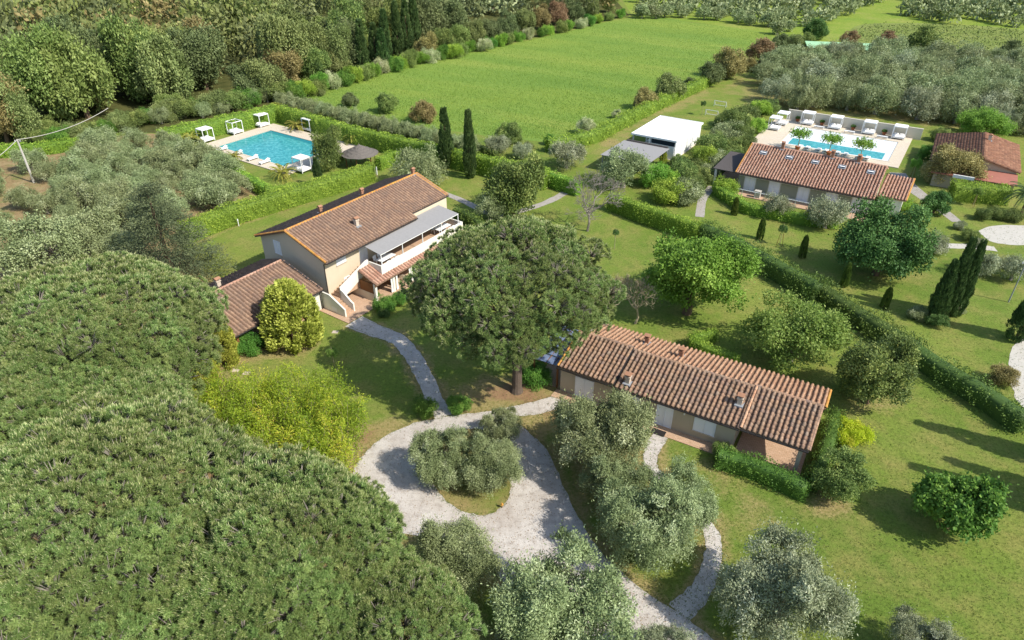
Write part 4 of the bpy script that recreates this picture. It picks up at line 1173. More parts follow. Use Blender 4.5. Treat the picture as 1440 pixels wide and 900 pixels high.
MB().xprism([(3.0, 0), (9.2, 0), (9.2, 2.8), (3.0, 2.2)], RL + .3, RL + 3.2).build('wall', 'stucco_white', RH)
lr = slab(RH, [(RL + .02, 2.7, 2.4), (RL + 3.6, 2.7, 2.4), (RL + 3.6, 9.4, 3.3), (RL + .02, 9.4, 3.3)], .14, 'tile_far'); tiles(lr, (RL + .02, 2.65, 2.4), (1, 0, 0), (0, 6.7, .9), 3.58, 6.76, 'tile_far', 0, 42)
ridge(lr, (RL + 3.57, 2.7, 2.46), (RL + 3.57, 9.4, 3.36), 'tile_ridge', .13, 'verge_tiles')
sc_ = empty('shade_porch', (*O, 0), RA, 'dark brown flat porch roof at the end of the long house', 'porch')
MB().hexa([(-3.4, .5, 2.5), (-.05, .5, 2.5), (-.05, 8.4, 2.8), (-3.4, 8.4, 2.8)], [(-3.4, .5, 2.6), (-.05, .5, 2.6), (-.05, 8.4, 2.9), (-3.4, 8.4, 2.9)]).build('roof', 'canvas_dark', sc_)
for y in (.9, 7.9): MB().box(-3.2, -2.9, y - .15, y + .15, 0, 2.5 + (y > 4) * .28).build('post', 'stucco_white', sc_)
MB().box(-3.3, -.05, .6, 8.3, 0, .06).build('floor', 'terracotta_floor', sc_)

# ---- red roofed house at the right edge
FA = math.atan2(12.4, 7.5); fo = np.array([69.1, 97.0])
FR = empty('red_house', (fo[0], fo[1], 0), FA, 'small house with weathered red roof behind the brownish round tree', 'house')
MB().xprism([(-4.6, 0), (6.2, 0), (6.2, 2.7), (0, 3.85), (-4.6, 2.7)], .3, 14.2).build('wall', 'stucco_tan', FR)
r = slab(FR, [(0, -5.0, 2.75), (14.5, -5.0, 2.75), (14.5, 0, 4.0), (0, 0, 4.0)], .14, 'tile_old'); tiles(r, (0, -5.05, 2.75), (1, 0, 0), (0, 5, 1.25), 14.5, math.hypot(5, 1.25), 'tile_old', 0, 50)
r = slab(FR, [(14.5, 6.6, 2.75), (0, 6.6, 2.75), (0, .01, 3.996), (14.5, .01, 3.996)], .14, 'tile_old'); tiles(r, (14.5, 6.65, 2.75), (-1, 0, 0), (0, -6.6, 1.25), 14.5, math.hypot(6.6, 1.25), 'tile_old', 0, 51)
ridge(r, (0, 0, 4.06), (14.5, 0, 4.06), 'tile_old', .15)
MB().hexa([(-4.0, -4.8, 2.0), (.28, -4.8, 2.35), (.28, 6.0, 2.35), (-4.0, 6.0, 2.0)], [(-4.0, -4.8, 2.1), (.28, -4.8, 2.45), (.28, 6.0, 2.45), (-4.0, 6.0, 2.1)]).build('lower_roof', 'red_roof', FR)
MB().box(-3.6, .28, -4.5, 5.6, 0, 2.0).build('wall', 'stucco_tan', FR)
MB().box(-4.4, -4.15, .5, 3.2, 1.95, 2.4).build('parapet', 'white_paint', FR)
chimney(FR, 10.5, -.6, 3.9, 'chimney_stone', .8, .2)

# ------------------------------------------------------------------ pools
def pool(name, org, ex, L, W, marg, hwater=.07):
    """deck of slabs round a rectangular basin; local x along L, y along W"""
    a = math.atan2(ex[1], ex[0])
    d = link(name + '_deck', None, None, (*org, 0), a); d.name = 'pool_deck'; d['kind'] = 'structure'
    l, r, f, k = marg
    z = .14
    b = MB().box(-l, L + r, -f, 0, 0, z).box(-l, L + r, W, W + k, 0, z).box(-l, 0, 0, W, 0, z).box(L, L + r, 0, W, 0, z)
    b.build('deck', 'deck_stone', d)
    cp = MB().box(-.3, L + .3, -.3, 0.02, z, z + .03).box(-.3, L + .3, W - .02, W + .3, z, z + .03).box(-.3, .02, .02, W - .02, z, z + .03).box(L - .02, L + .3, .02, W - .02, z, z + .03)
    cp.build('coping', 'deck_stone', d)
    return d, a
p1 = [G2(306.7, 207), G2(380, 184), G2(400, 235)]
e1 = unit(p1[2] - p1[0]); L1 = 17.2; W1 = float(np.linalg.norm(p1[1] - p1[0]))
d1, a1 = pool('pool', p1[0], e1, L1, W1, (3.0, 3.2, 2.2, 3.0))
w = MB().box(0, L1, 0, W1, .02, .08).build('pool_water', 'pool_water'); w.location = (*p1[0], 0); w.rotation_euler = (0, 0, a1); struct(w)
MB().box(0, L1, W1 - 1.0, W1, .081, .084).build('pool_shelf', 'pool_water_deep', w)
ex2 = np.array([math.cos(RA), math.sin(RA)]); ey2 = np.array([-ex2[1], ex2[0]])
p2 = O + ex2 * .2 + ey2 * 25.6
d2, a2 = pool('pool', p2, ex2, 17.2, 11.6, (4.5, 1.8, 2.4, 3.6))
w2 = MB().box(0, 17.2, 0, 11.6, .02, .08).build('pool_water', 'pool_shallow'); w2.location = (*p2, 0); w2.rotation_euler = (0, 0, a2); struct(w2)
MB().box(1.2, 16.2, .6, 4.2, .081, .085).build('deep_water', 'pool_water', w2)
gw = tag(MB().box(-2.6, 20.2, 15.25, 15.5, 0, 1.9).box(-2.65, 20.25, 15.2, 15.55, 1.9, 1.98).build('garden_wall', 'garden_wall'), 'plain pale wall behind the cabana beds of the second pool', 'wall'); gw.location = (*p2, 0); gw.rotation_euler = (0, 0, a2)

def make_daybed(canopy=True):
    r = empty('cabana_bed', (0, 0, 0))
    for a in (-1, 1):
        for c in (-1, 1): MB().box(a * 1.0 - .05, a * 1.0 + .05, c * .9 - .05, c * .9 + .05, 0, 2.1).build('post', 'white_paint', r)
    b = MB()
    for c in (-.9, .9): b.box(-1.05, 1.05, c - .05, c + .05, 2.1, 2.2)
    for a in (-1, 1): b.box(a - .05, a + .05, -.85, .85, 2.1, 2.2)
    b.build('top_frame', 'white_paint', r)
    if canopy: MB().hexa([(-1.02, -.92, 2.205), (1.02, -.92, 2.205), (1.02, .92, 2.205), (-1.02, .92, 2.205)], [(-1.0, -.9, 2.26), (1.0, -.9, 2.26), (1.0, .9, 2.26), (-1.0, .9, 2.26)]).build('canopy', 'cushion', r)
    MB().box(-1.03, 1.03, -.93, .93, .22, .34).build('base', 'white_paint', r)
    bevel(MB().box(-.96, .96, -.86, .86, .34, .52).build('mattress', 'cushion', r), .05)
    for a in (-.45, .45): bevel(MB().box(a - .35, a + .35, .42, .8, .52, .70).build('pillow', 'cushion', r), .07)
    return r
bed, bed_open = make_daybed(), make_daybed(False)
first = {}
def place_bed(loc, rz, label, src, group):
    o = src if id(src) not in first else copy_tree(src)
    first[id(src)] = 1
    o.location = loc; o.rotation_euler = (0, 0, rz); tag(o, label, 'cabana bed', group)
aa = a1
for (u, v, src, lb, rz) in ((291, 199, bed, 'white cabana bed beside the palm at the near corner of the turquoise pool', aa + math.pi / 2), (332, 188, bed_open, 'white cabana bed frame without a canopy by the turquoise pool', aa + math.pi / 2), (369, 178, bed, 'white cabana bed before the hedge at the far corner of the turquoise pool', aa + math.pi / 2), (437, 184, bed, 'white cabana bed beside a golden palm behind the turquoise pool', aa), (485, 196, bed, 'white cabana bed half hidden between the round tree and a palm', aa), (426, 241, bed, 'white cabana bed on the house side of the turquoise pool', aa + math.pi)):
    place_bed((*G2(u, v), .0 if u in (485,) else .14), rz, lb, src, 'cabana beds round the turquoise pool')
for k, x in enumerate((1.3, 6.2, 11.9, 16.8)):
    q = p2 + ex2 * x + ey2 * 13.9
    place_bed((*q, .14), a2, ['white cabana bed at the left end of the terrace wall', 'second white cabana bed from the left along the terrace wall', 'third white cabana bed from the left along the terrace wall', 'white cabana bed at the right end of the terrace wall'][k], bed, 'cabana beds along the terrace wall')
for k, (x, y) in enumerate(((-2.6, 11.2), (-3.0, 7.4))):
    q = p2 + ex2 * x + ey2 * y
    place_bed((*q, .14), a2 + math.pi / 2, ['white cabana bed at the far left corner of the white pool', 'white cabana bed at the left side of the white pool'][k], bed, 'cabana beds left of the white pool')
def lounger(loc, rz, label, group):
    o = empty('sun_lounger', loc, rz, label, 'sun lounger', group)
    MB().box(-.34, .34, -.95, .95, .26, .32).build('frame', 'white_paint', o)
    MB().box(-.31, .31, -.95, .30, .32, .40).build('cushion', 'cushion', o)
    MB().hexa([(-.31, .30, .32), (.31, .30, .32), (.31, .95, .60), (-.31, .95, .60)], [(-.31, .27, .40), (.31, .27, .40), (.31, .92, .68), (-.31, .92, .68)]).build('backrest', 'cushion', o)
    for a in (-.28, .28):
        for c in (-.85, .85): MB().box(a - .03, a + .03, c - .03, c + .03, 0, .26).build('leg', 'white_paint', o)
for k, x in enumerate((3.6, 4.8, 6.6, 7.8, 9.6, 10.8, 13.0, 14.2)):
    q = p2 + ex2 * x + ey2 * -1.2; lounger((*q, .14), a2 + math.pi, 'white sun lounger before the white pool, %s from the left' % ORD[k], 'sun loungers along the white pool')
for k, x in enumerate((3.8, 9.0, 14.4)):
    q = p2 + ex2 * x + ey2 * 12.35; o = empty('side_bench', (*q, .14), a2, 'low white bench before the cabana beds, %s from the left' % ORD[k], 'bench', 'low benches by the white pool')
    MB().box(-.9, .9, -.2, .2, .34, .40).build('seat', 'white_paint', o)
    for a in (-.8, .8): MB().box(a - .04, a + .04, -.18, .18, 0, .34).build('leg', 'white_paint', o)
for k, t in enumerate((2.5, 6.5, 10.5, 13.5)):
    q = p1[0] + e1 * t + np.array([e1[1], -e1[0]]) * .9
    lounger((*q, .14), a1, 'white sun lounger on the near side of the turquoise pool, %s from left' % ORD[k], 'sun loungers by the turquoise pool')
# thatched hut by the first pool
h = empty('thatched_hut', (*G2(508, 232), 0), a1, 'small hut with a grey thatched conical roof beside the pool hedge', 'hut')
hb = MB(); nr_, nsd = 10, 28; rg = R(77); vs, fs = [], []
for i in range(nr_ + 1):
    f = i / nr_
    for k in range(nsd):
        rr = .12 + 2.8 * f * (1 + rg.normal(0, .012)); g = 2 * math.pi * k / nsd
        vs.append((rr * math.cos(g), rr * math.sin(g), 3.3 - 1.35 * f - .06 * (i % 2) + rg.normal(0, .02)))
for i in range(nr_):
    for k in range(nsd): fs.append((i * nsd + k, i * nsd + (k + 1) % nsd, (i + 1) * nsd + (k + 1) % nsd, (i + 1) * nsd + k))
hb.add(vs, fs); hb.build('thatch_roof', 'thatch', h)
for k in range(6): g = 2 * math.pi * k / 6; MB().tube([(2.3 * math.cos(g), 2.3 * math.sin(g), 0), (2.3 * math.cos(g), 2.3 * math.sin(g), 2.2)], [.09, .08], 7).build('post', 'wood', h)
MB().tube([(0, 0, 3.2), (0, 0, 3.5)], [.16, .04], 8).build('finial', 'thatch', h)
# white garden gate by the hut
g = empty('garden_gate', (*G2(527, 245), 0), a1, 'small white gate in the hedge by the thatched hut', 'gate')
for x in (-.5, .5): MB().box(x - .05, x + .05, -.05, .05, 0, 1.3).build('post', 'white_paint', g)
for k in range(6): MB().box(-.4 + k * .16 - .03, -.4 + k * .16 + .03, -.02, .02, .1, 1.1).build('bar', 'white_paint', g)
for z in (.2, 1.0): MB().box(-.45, .45, -.03, .03, z, z + .06).build('rail', 'white_paint', g)
# far canopies behind the right grove
for u, v, m, lb, sx in ((1185, 66, 'pale_green_canvas', 'pale green flat canopy roof behind the olive grove', 9), (1305, 77, 'green_canvas', 'dark green shelter roof behind the olive grove', 8)):
    o = empty('canopy_shelter', (*G2(u, v, 2.2), 0), math.radians(-12), lb, 'shelter')
    MB().hexa([(-sx, -3, 2.1), (sx, -3, 2.1), (sx, 3, 2.7), (-sx, 3, 2.7)], [(-sx, -3, 2.2), (sx, -3, 2.2), (sx, 3, 2.8), (-sx, 3, 2.8)]).build('roof', m, o)
    for x in (-sx + .3, 0, sx - .3):
        for y in (-2.8, 2.8): MB().box(x - .08, x + .08, y - .08, y + .08, 0, 2.12 + (y > 0) * .55).build('post', 'grey_metal', o)
# utility poles and their wire
def pole(u, v, H, lb, mat='bark_pale', r=.11):
    p = G2(u, v); o = empty('utility_pole', (*p, 0), 0, lb, 'pole')
    MB().tube([(0, 0, -.1), (0, 0, H)], [r * 1.2, r * .8], 10).build('shaft', mat, o)
    MB().box(-.45, .45, -.04, .04, H - .3, H - .22).build('crossarm', 'grey_metal', o)
    for x in (-.38, .38): MB().tube([(x, 0, H - .22), (x, 0, H - .05)], [.04, .03], 6).build('insulator', 'white_paint', o)
    return np.array([p[0], p[1], H])
PL = pole(48, 257, 6.6, 'leaning grey utility pole in the olive grove at the left', 'concrete', .15)
PR = pole(1418, 425, 5.0, 'thin grey metal pole on the lawn at the right', 'grey_metal', .06)
def wire(p, q, sag, lb):
    pts = [tuple(np.array(p) * (1 - f) + np.array(q) * f - np.array([0, 0, sag * 4 * f * (1 - f)])) for f in np.linspace(0, 1, 22)]
    tag(MB().tube(pts, [.045] * 22, 5).build('power_line', 'concrete'), lb, 'cable')
wire(PL, G(152, 152, 7.5), .8, 'grey power line sagging from the pole towards the wood')
wire(PL, G(-60, 250, 6.0), .6, 'grey power line running from the pole out of the picture')
# stone slabs and small things on the lawn
for u, v, lb in ((331, 521, 'flat white stone on the lawn by the bamboo, left of two'), (346, 525, 'flat white stone on the lawn by the bamboo, right of two'), (471, 467, 'flat pale stone on the lawn before the farmhouse court')):
    p = G2(u, v); o = tag(MB().hexa([(-.3, -.2, 0), (.3, -.24, 0), (.34, .2, 0), (-.26, .24, 0)], [(-.27, -.17, .06), (.27, -.2, .06), (.3, .17, .06), (-.23, .2, .06)]).build('stepping_stone', 'chimney_stone'), lb, 'stone'); o.location = (*p, .0)
p = G2(206, 320); 
o = empty('garden_lamp', (*G2(336, 318), 0), 0, 'short white garden lamp post before the pool hedge', 'lamp')
MB().tube([(0, 0, 0), (0, 0, .8)], [.05, .05], 8).build('post', 'white_paint', o); MB().tube([(0, 0, .8), (0, 0, 1.0)], [.09, .07], 8).build('lamp_head', 'white_paint', o)
o = empty('garden_lamp', (*G2(706, 714), 0), 0, 'little yellow garden lamp on the planted island of the drive', 'lamp')
MB().tube([(0, 0, 0), (0, 0, .3)], [.04, .04], 8).build('post', 'wood', o); MB().tube([(0, 0, .3), (0, 0, .48)], [.12, .05], 8).build('lamp_head', 'tile_ridge', o)
# ------------------------------------------------------------------ stone pines
def put_tree(name, meshes, x, y, label, cat='tree', group=None, rz=0.0, sc=1.0):
    root = empty(name, (x, y, 0), rz, label, cat, group); root.scale = (sc,) * 3
    link('crown', meshes[0], root); link('trunk', meshes[1], root)
    return root
def pine(u, v, zc, Rx, Rz, label, seed, low=-.1, size=1.25, gap=.02, tr=.4, lean=(0, 0), rough=.05, sag=0.0):
    x, y = G2(u, v, zc)
    stone_pine(R(seed), Rx, Rz, zc, low, size, gap, tr, lean, x, y, label, rough, sag)
pine(722, 410, 9.7, 7.2, 4.7, 'tall stone pine with bare trunk between the farmhouse and the cottage', 101, low=-.36, size=1.25, gap=.28, tr=.42, lean=(.3, -1.0), rough=.15)
pine(105, 478, 8.4, 9.9, 4.0, 'broad stone pine crown left of the annex', 102, low=-.3, size=1.3, rough=.08)
pine(120, 770, 8.6, 9.1, 4.4, 'huge stone pine crown filling the bottom left corner', 103, low=-.2, size=1.25, rough=.09)
pine(165, 585, 7.4, 4.2, 2.4, 'low stone pine crown wedged between the two broad ones', 106, low=-.2, size=1.15, rough=.1)
pine(30, 585, 8.0, 4.6, 2.6, 'low stone pine crown at the left edge between the two broad ones', 107, low=-.2, size=1.15, rough=.1)
pine(388, 800, 8.0, 6.0, 4.2, 'stone pine crown between the bamboo and the bottom edge', 104, low=-.4, size=1.15, rough=.08)
pine(555, 900, 6.4, 3.4, 3.2, 'smaller dark stone pine crown at the bottom edge by the drive', 105, low=-.6, size=1.0, tr=.25, rough=.1)

# ------------------------------------------------------------------ olives in front
T = plant
for u, v, r, m, lb in (
    (620, 643, 46, 'olive_leaf', 'olive tree on the left of the planted island in the drive'),
    (694, 652, 46, 'olive_leaf', 'olive tree on the right of the planted island in the drive'),
    (706, 600, 31, 'olive_leaf', 'small olive tree at the back of the planted island'),
    (846, 606, 74, 'olive_leaf', 'large olive tree before the cottage door'),
    (866, 675, 50, 'olive_leaf', 'middle olive tree between drive and cottage path'),
    (908, 738, 72, 'olive_leaf', 'olive tree at the drive bend beside the stepping path'),
    (962, 702, 52, 'olive_leaf', 'olive tree close to the stepping path below the cottage'),
    (640, 785, 66, 'olive_leaf', 'dark olive tree between the pines and the gravel drive'),
    (795, 855, 100, 'olive_leaf', 'large olive tree at the bottom edge beside the drive'),
    (935, 925, 48, 'olive_leaf_grey', 'olive tree cut by the bottom edge on the drive'),
    (1102, 830, 90, 'olive_leaf_grey', 'broad grey olive tree on the lawn right of the stepping path'),
    (1295, 905, 46, 'olive_leaf_grey', 'olive tree cut by the bottom edge on the right lawn'),
    (745, 905, 50, 'olive_leaf_grey', 'pale olive tree cut by the bottom edge left of the drive')):
    T('olive_near', u, v, r * .95, m, lb, 'olive tree', group='olive trees round the drive', squash=1.2)

# ------------------------------------------------------------------ garden trees near the cottage
T('maple', 1349, 706, 58, 'bush_leaf', 'round glossy green tree alone on the right lawn', name='round_tree', squash=1.15)
T('laurel', 1187, 670, 40, 'laurel_leaf', 'dark laurel tree at the cottage porch corner', name='laurel_tree', squash=1.1)
T('laurel', 1234, 522, 58, 'laurel_leaf', 'big dark bushy laurel tree behind the right end of the cottage', name='laurel_tree', squash=1.15)
T('shrub', 1200, 608, 29, 'lime_leaf', 'bright yellow green shrub between two laurel trees', 'shrub', squash=1.0)
T('airy', 1122, 466, 74, 'airy_leaf', 'light feathery green tree behind the cottage', name='young_tree', squash=.95)
T('broad', 974, 388, 80, 'bright_leaf', 'bright green spreading tree behind the cottage', name='mulberry_tree', squash=1.0, pick=0)
T('broad', 1246, 338, 64, 'dark_leaf', 'large dark green tree before the long house', name='oak_tree', squash=1.1, pick=1)
bt = bare_tree(R(201), 7.4, .9, 6, .15, .26); me = bt.mesh('bare_tree', 'bark_pale')
x, y = G2(893, 455); o = tag(link('bare_tree', me, None, (x, y, 0), .7), 'leafless grey brown tree beside the stone pine', 'tree')
bt = bare_tree(R(207), 8.2, 1.9, 6, .18, .34); me = bt.mesh('bare_tree', 'bark_grey')
x, y = G2(826, 325); o = tag(link('bare_tree', me, None, (x, y, 0), 0), 'bare spreading tree with pale trunk on the lawn before the long hedge', 'tree')

# ------------------------------------------------------------------ trees and shrubs round the farmhouse
T('thuja', 407, 441, 41, 'thuja_gold', 'rounded golden thuja before the annex roof', 'conifer')
T('thuja_column', 309, 482, 20, 'thuja_gold', 'slim golden thuja at the left corner of the annex', 'conifer')
T('thuja_column', 288, 520, 16, 'thuja_gold', 'low golden thuja between the pine crown and bamboo', 'conifer')
T('shrub', 348, 487, 22, 'bush_leaf', 'green shrub under the annex eave', 'shrub')
T('shrub', 372, 480, 14, 'dark_leaf', 'dark shrub between the annex wall and golden thuja', 'shrub')
cd = cedar(R(210), 11.5, 6.8); x, y = G2(238, 372, 2.0); put_tree('cedar_tree', cd, x, y, 'dark layered cedar left of the annex roof', 'conifer')
for u, v, r, m, lb in ((60, 345, 55, 'olive_leaf', 'grey green airy tree above the pine crown at the left edge'), (125, 325, 45, 'olive_leaf', 'airy grey green tree with pale yellowish limbs beside the cedar'), (165, 345, 32, 'olive_leaf', 'small airy tree pressed against the cedar')):
    T('airy', u, v, r * 1.1, m, lb, name='mimosa_tree')
def bamboo():
    rng = R(220); poly = px((258, 592), (316, 566), (400, 562), (478, 566), (512, 600), (512, 650), (490, 692), (440, 684), (350, 655))
    C, canes = [], MB()
    for p in grid_in(poly, .74, .3, rng, .6):
        H = 2.7 + 1.7 * rng.random(); a = rng.random() * 6.28; ln = .5 + .5 * rng.random()
        pts = [(p[0] + math.cos(a) * ln * f * f, p[1] + math.sin(a) * ln * f * f, H * f * (1 - .06 * f)) for f in (0, .35, .7, 1)]
        canes.tube(pts, [.025, .022, .016, .008], 4)
        for f in (.3, .45, .6, .75, .88, 1.0):
            C.append((p[0] + math.cos(a) * ln * f * f + rng.normal(0, .16), p[1] + math.sin(a) * ln * f * f + rng.normal(0, .16), H * f * (1 - .06 * f)))
    C = np.array(C); hue = np.repeat(rng.normal(0, .17, len(C) // 6), 6); idx = np.repeat(np.arange(len(C)), 38); m = len(idx)
    P = C[idx] + rng.normal(size=(m, 3)) * np.array([.25, .25, .26])
    D = unit(rdir(rng, m) + np.array([0, 0, -.45]))
    V, Q = leaf_geo(P, D, rdir(rng, m), .25 * (.7 + .6 * rng.random(m)), .065)
    t = .34 + .12 * np.sin(C[idx][:, 0] * 1.3 + C[idx][:, 1] * .8) + hue[idx] + rng.normal(0, .14, m)
    o = empty('bamboo_thicket', (0, 0, 0), 0, 'dense yellow green bamboo thicket left of the gravel circle', 'bamboo')
    link('foliage', make_mesh('foliage', V, Q, tint=np.repeat(t, 4), mats=['bamboo_leaf']), o); canes.build('canes', 'bark_pale', o)
bamboo()
for u, v, r, m, lb in ((540, 428, 18, 'bush_leaf', 'leafy green shrub at the foot of the farmhouse porch'), (561, 421, 14, 'bush_leaf', 'low green shrub beside the farmhouse porch post'), (540, 440, 10, 'dark_leaf', 'small dark round shrub by the garden path'), (528, 414, 6, 'bush_leaf', 'clipped little bush at the first porch post'),
    (598, 573, 20, 'bush_leaf', 'clipped round bush left of the garden path end'), (645, 569, 19, 'bush_leaf', 'clipped round bush right of the garden path end'), (752, 527, 25, 'bush_leaf', 'green shrub at the foot of the stone pine'), (1010, 0, 0, '', '')):
    if r: T('shrub', u, v, r, m, lb, 'shrub', squash=1.0)
def sapling(u, v, H, label, mat='airy_leaf', stakes=True, crown=.6):
    x, y = G2(u, v); o = empty('sapling', (x, y, 0), u, label, 'sapling', None); cm, tm, zc = PROTO['airy'][0]
    c = link('crown', cm, o); c.scale = (crown, crown, crown * 1.3); c.location = (0, 0, H - crown * 2.2)
    c.material_slots[0].link = 'OBJECT'; c.material_slots[0].material = M[mat]
    MB().tube([(0, 0, 0), (.02, .01, H * .6), (0, 0, H)], [.035, .03, .015], 6).build('trunk', 'bark_pale', o)
    if stakes:
        for a in (-.35, .35): MB().tube([(a, 0, 0), (a * .5, 0, H * .55)], [.03, .03], 5).build('stake', 'wood', o)
for a in ((470, 515, 2.2, 'pale young sapling in the pine shadow on the front lawn', 'airy_leaf', False, .55), (864, 350, 2.8, 'thin sapling on the lawn right of the bare tree', 'dark_leaf', False, .45), (1096, 345, 3.0, 'staked sapling before the long house terrace', 'dark_leaf', True, .6), (1282, 250, 3.4, 'staked leafy sapling between the white pool and red house', 'bright_leaf', True, .9), (1368, 290, 3.0, 'staked sapling before the clipped square hedge', 'airy_leaf', True, .7), (987, 162, 3.0, 'young tree by the football goals', 'dark_leaf', False, .6)):
    sapling(*a)

# ------------------------------------------------------------------ right garden
T('laurel', 1340, 232, 41, 'oak_brown', 'round brownish olive tree before the red house', name='holm_oak', squash=.8)
T('round', 1318, 284, 20, 'dark_leaf', 'small round green tree between path and dark oak', name='round_tree')
T('airy', 1385, 172, 36, 'bright_leaf', 'light green tree behind the red house', name='young_tree', squash=.8)
for u, v, r, lb in ((1094, 290, 22, 'grey olive tree before the left part of the long house'), (1165, 300, 30, 'old grey olive with gnarled trunk before the long house'), (1313, 343, 20, 'thin olive by the gravel path end'), (1380, 372, 24, 'spreading grey olive right of the cypress trio'), (1428, 378, 24, 'grey shrub like olive at the right edge')):
    T('olive', u, v, r, 'olive_leaf_grey', lb, 'olive tree')
def cyp(kind, ub, vb, H, Rr, lb, mat='cypress_leaf', group=None, lean=0.0):
    x, y = G2(ub, vb); cm, tm, zc = PROTO[kind][int(ub) % len(PROTO[kind])]
    o = empty('cypress_tree', (x, y, 0), ub, lb, 'cypress', group); o.scale = (Rr, Rr, H / (zc * 2)); o.rotation_euler[1] = lean
    c = link('crown', cm, o); c.material_slots[0].link = 'OBJECT'; c.material_slots[0].material = M[mat]; link('trunk', tm, o)
for k, (u, v, h_, r_) in enumerate(((1312, 450, 6.6, .8), (1326, 446, 8.6, .75), (1341, 444, 8.2, .7))): cyp('cypress_near', u, v, h_, r_, 'dark cypress of the trio on the right lawn, %s' % ('left' if k == 0 else 'middle' if k == 1 else 'right'), group='cypress trio')
T('shrub', 1290, 442, 14, 'olive_leaf', 'grey green shrub left of the cypress trio', 'shrub'); T('shrub', 1318, 450, 16, 'dark_leaf', 'dark shrub at the foot of the cypress trio', 'shrub'); T('shrub', 1346, 430, 15, 'olive_leaf_grey', 'grey shrub right of the cypress trio', 'shrub')
cyp('cypress_near', 1428, 478, 6.5, 1.0, 'thick dark cypress at the right edge beside the road')
for u, v, h_, lb in ((1032, 302, 2.4, 'small cypress by the long house path, first in line'), (1068, 336, 2.8, 'small cypress beyond the rough hedge, second in line'), (1127, 362, 2.8, 'small cypress beyond the rough hedge, third in line'), (1186, 403, 2.8, 'small cypress beyond the rough hedge, fourth in line'), (1243, 433, 2.4, 'small cypress left of the cypress trio')):
    cyp('thuja_column', u, v, h_, .42, lb, 'wild_hedge_leaf')
cyp('cypress', 628, 236, 9.0, .95, 'tall cypress with split top before the long hedge'); cyp('cypress', 661, 250, 9.8, .85, 'tall slender cypress standing on the lawn before the long hedge')
cyp('cypress', 449, 262, 4.2, .55, 'slim cypress before the pool hedge')
T('shrub', 1350, 318, 9, 'olive_leaf_grey', 'grey shrub at the court path corner', 'shrub'); T('shrub', 1365, 330, 14, 'laurel_leaf', 'dark shrub along the gravel court', 'shrub'); T('shrub', 1376, 340, 10, 'olive_leaf_grey', 'low grey shrub along the gravel court', 'shrub')
for k, (u, v, r) in enumerate(((1382, 302, 13), (1402, 300, 14), (1425, 302, 15))): T('shrub', u, v, r, 'shrub_mix', 'brown green shrub behind the gravel court, %s from the left' % ORD[k], 'shrub', group='shrubs behind the gravel court')
T('shrub', 1411, 530, 22, 'oak_brown', 'brownish shrub beside the service road at the right edge', 'shrub')
pm = palm(R(230), 2.6, 26, 3.0, 'palm_dark'); x, y = G2(1436, 300); put_tree('palm_tree', pm, x, y, 'dark green palm at the right edge by the court', 'palm')
pg = palm(R(231), .8, 24, 2.0, 'palm_leaf')
for k, (u, v, lb) in enumerate(((268, 203, 'golden palm left of the turquoise pool'), (419, 184, 'golden palm behind the turquoise pool beside a cabana bed'), (498, 201, 'golden palm between cabana bed and thatched hut'), (400, 252, 'golden palm on the house side of the turquoise pool'), (330, 226, 'small golden palm at the near corner of the turquoise pool'))):
    x, y = G2(u, v); put_tree('palm_tree', pg, x, y, lb, 'palm', 'golden palms round the turquoise pool', k * 1.3, .8 if k == 4 else 1.15)
ph = palm(R(232), 2.8, 16, 1.0, 'palm_leaf'); x, y = G2(392, 168); put_tree('palm_tree', ph, x, y, 'slim palm with bare trunk at the far pool corner', 'palm')
# potted papaya trees by the white pool
for k, x in enumerate((3.4, 8.4, 13.2)):
    q = p2 + ex2 * x + ey2 * -2.0; o = empty('potted_papaya', (*q, .14), k * 1.1, 'leafy papaya in a clay pot by the white pool, %s of three' % ('left' if k == 0 else 'middle' if k == 1 else 'right'), 'potted plant', 'potted papayas')
    MB().tube([(0, 0, 0), (0, 0, .5), (0, 0, .58)], [.3, .44, .47], 14).build('pot', 'pot_clay', o); MB().tube([(0, 0, .5), (.05, 0, 1.6), (0, .05, 2.5)], [.08, .06, .05], 7).build('stem', 'bark_pale', o)
    rg = R(240 + k); n = 900; e = rdir(rg, n) * np.array([1, 1, .5]); P = np.array([0, 0, 2.8]) + unit(e) * (.4 + 1.4 * rg.random(n))[:, None] * np.array([1, 1, .6]); P = P[: n // 1]
    star = np.floor(np.arctan2(P[:, 1], P[:, 0]) * 5 / math.pi) * math.pi / 5 + .3; rr = np.hypot(P[:, 0], P[:, 1]); P[:, 0] = np.cos(star) * rr + rg.normal(0, .12, n); P[:, 1] = np.sin(star) * rr + rg.normal(0, .12, n)
    V, Q = leaf_geo(P, unit(rdir(rg, n) + np.array([0, 0, -.2])), rdir(rg, n), .34, .17); link('foliage', make_mesh('papaya_leaves', V, Q, tint=np.repeat(rg.random(n), 4), mats=['bright_leaf']), o)
for k, x in enumerate((-.6, 3.8, 9.2, 14.4)):
    q = p2 + ex2 * x + ey2 * 14.7; o = empty('potted_shrub', (*q, .14), 0, 'round green shrub in a clay pot at the terrace wall, %s from left' % ORD[k], 'potted plant', 'potted shrubs along the terrace wall')
    MB().tube([(0, 0, 0), (0, 0, .5)], [.25, .36], 12).build('pot', 'pot_clay', o); cm = PROTO['shrub'][0][0]; c = link('foliage', cm, o); c.scale = (.5,) * 3; c.location = (0, 0, .45); c.material_slots[0].link = 'OBJECT'; c.material_slots[0].material = M['dark_leaf']

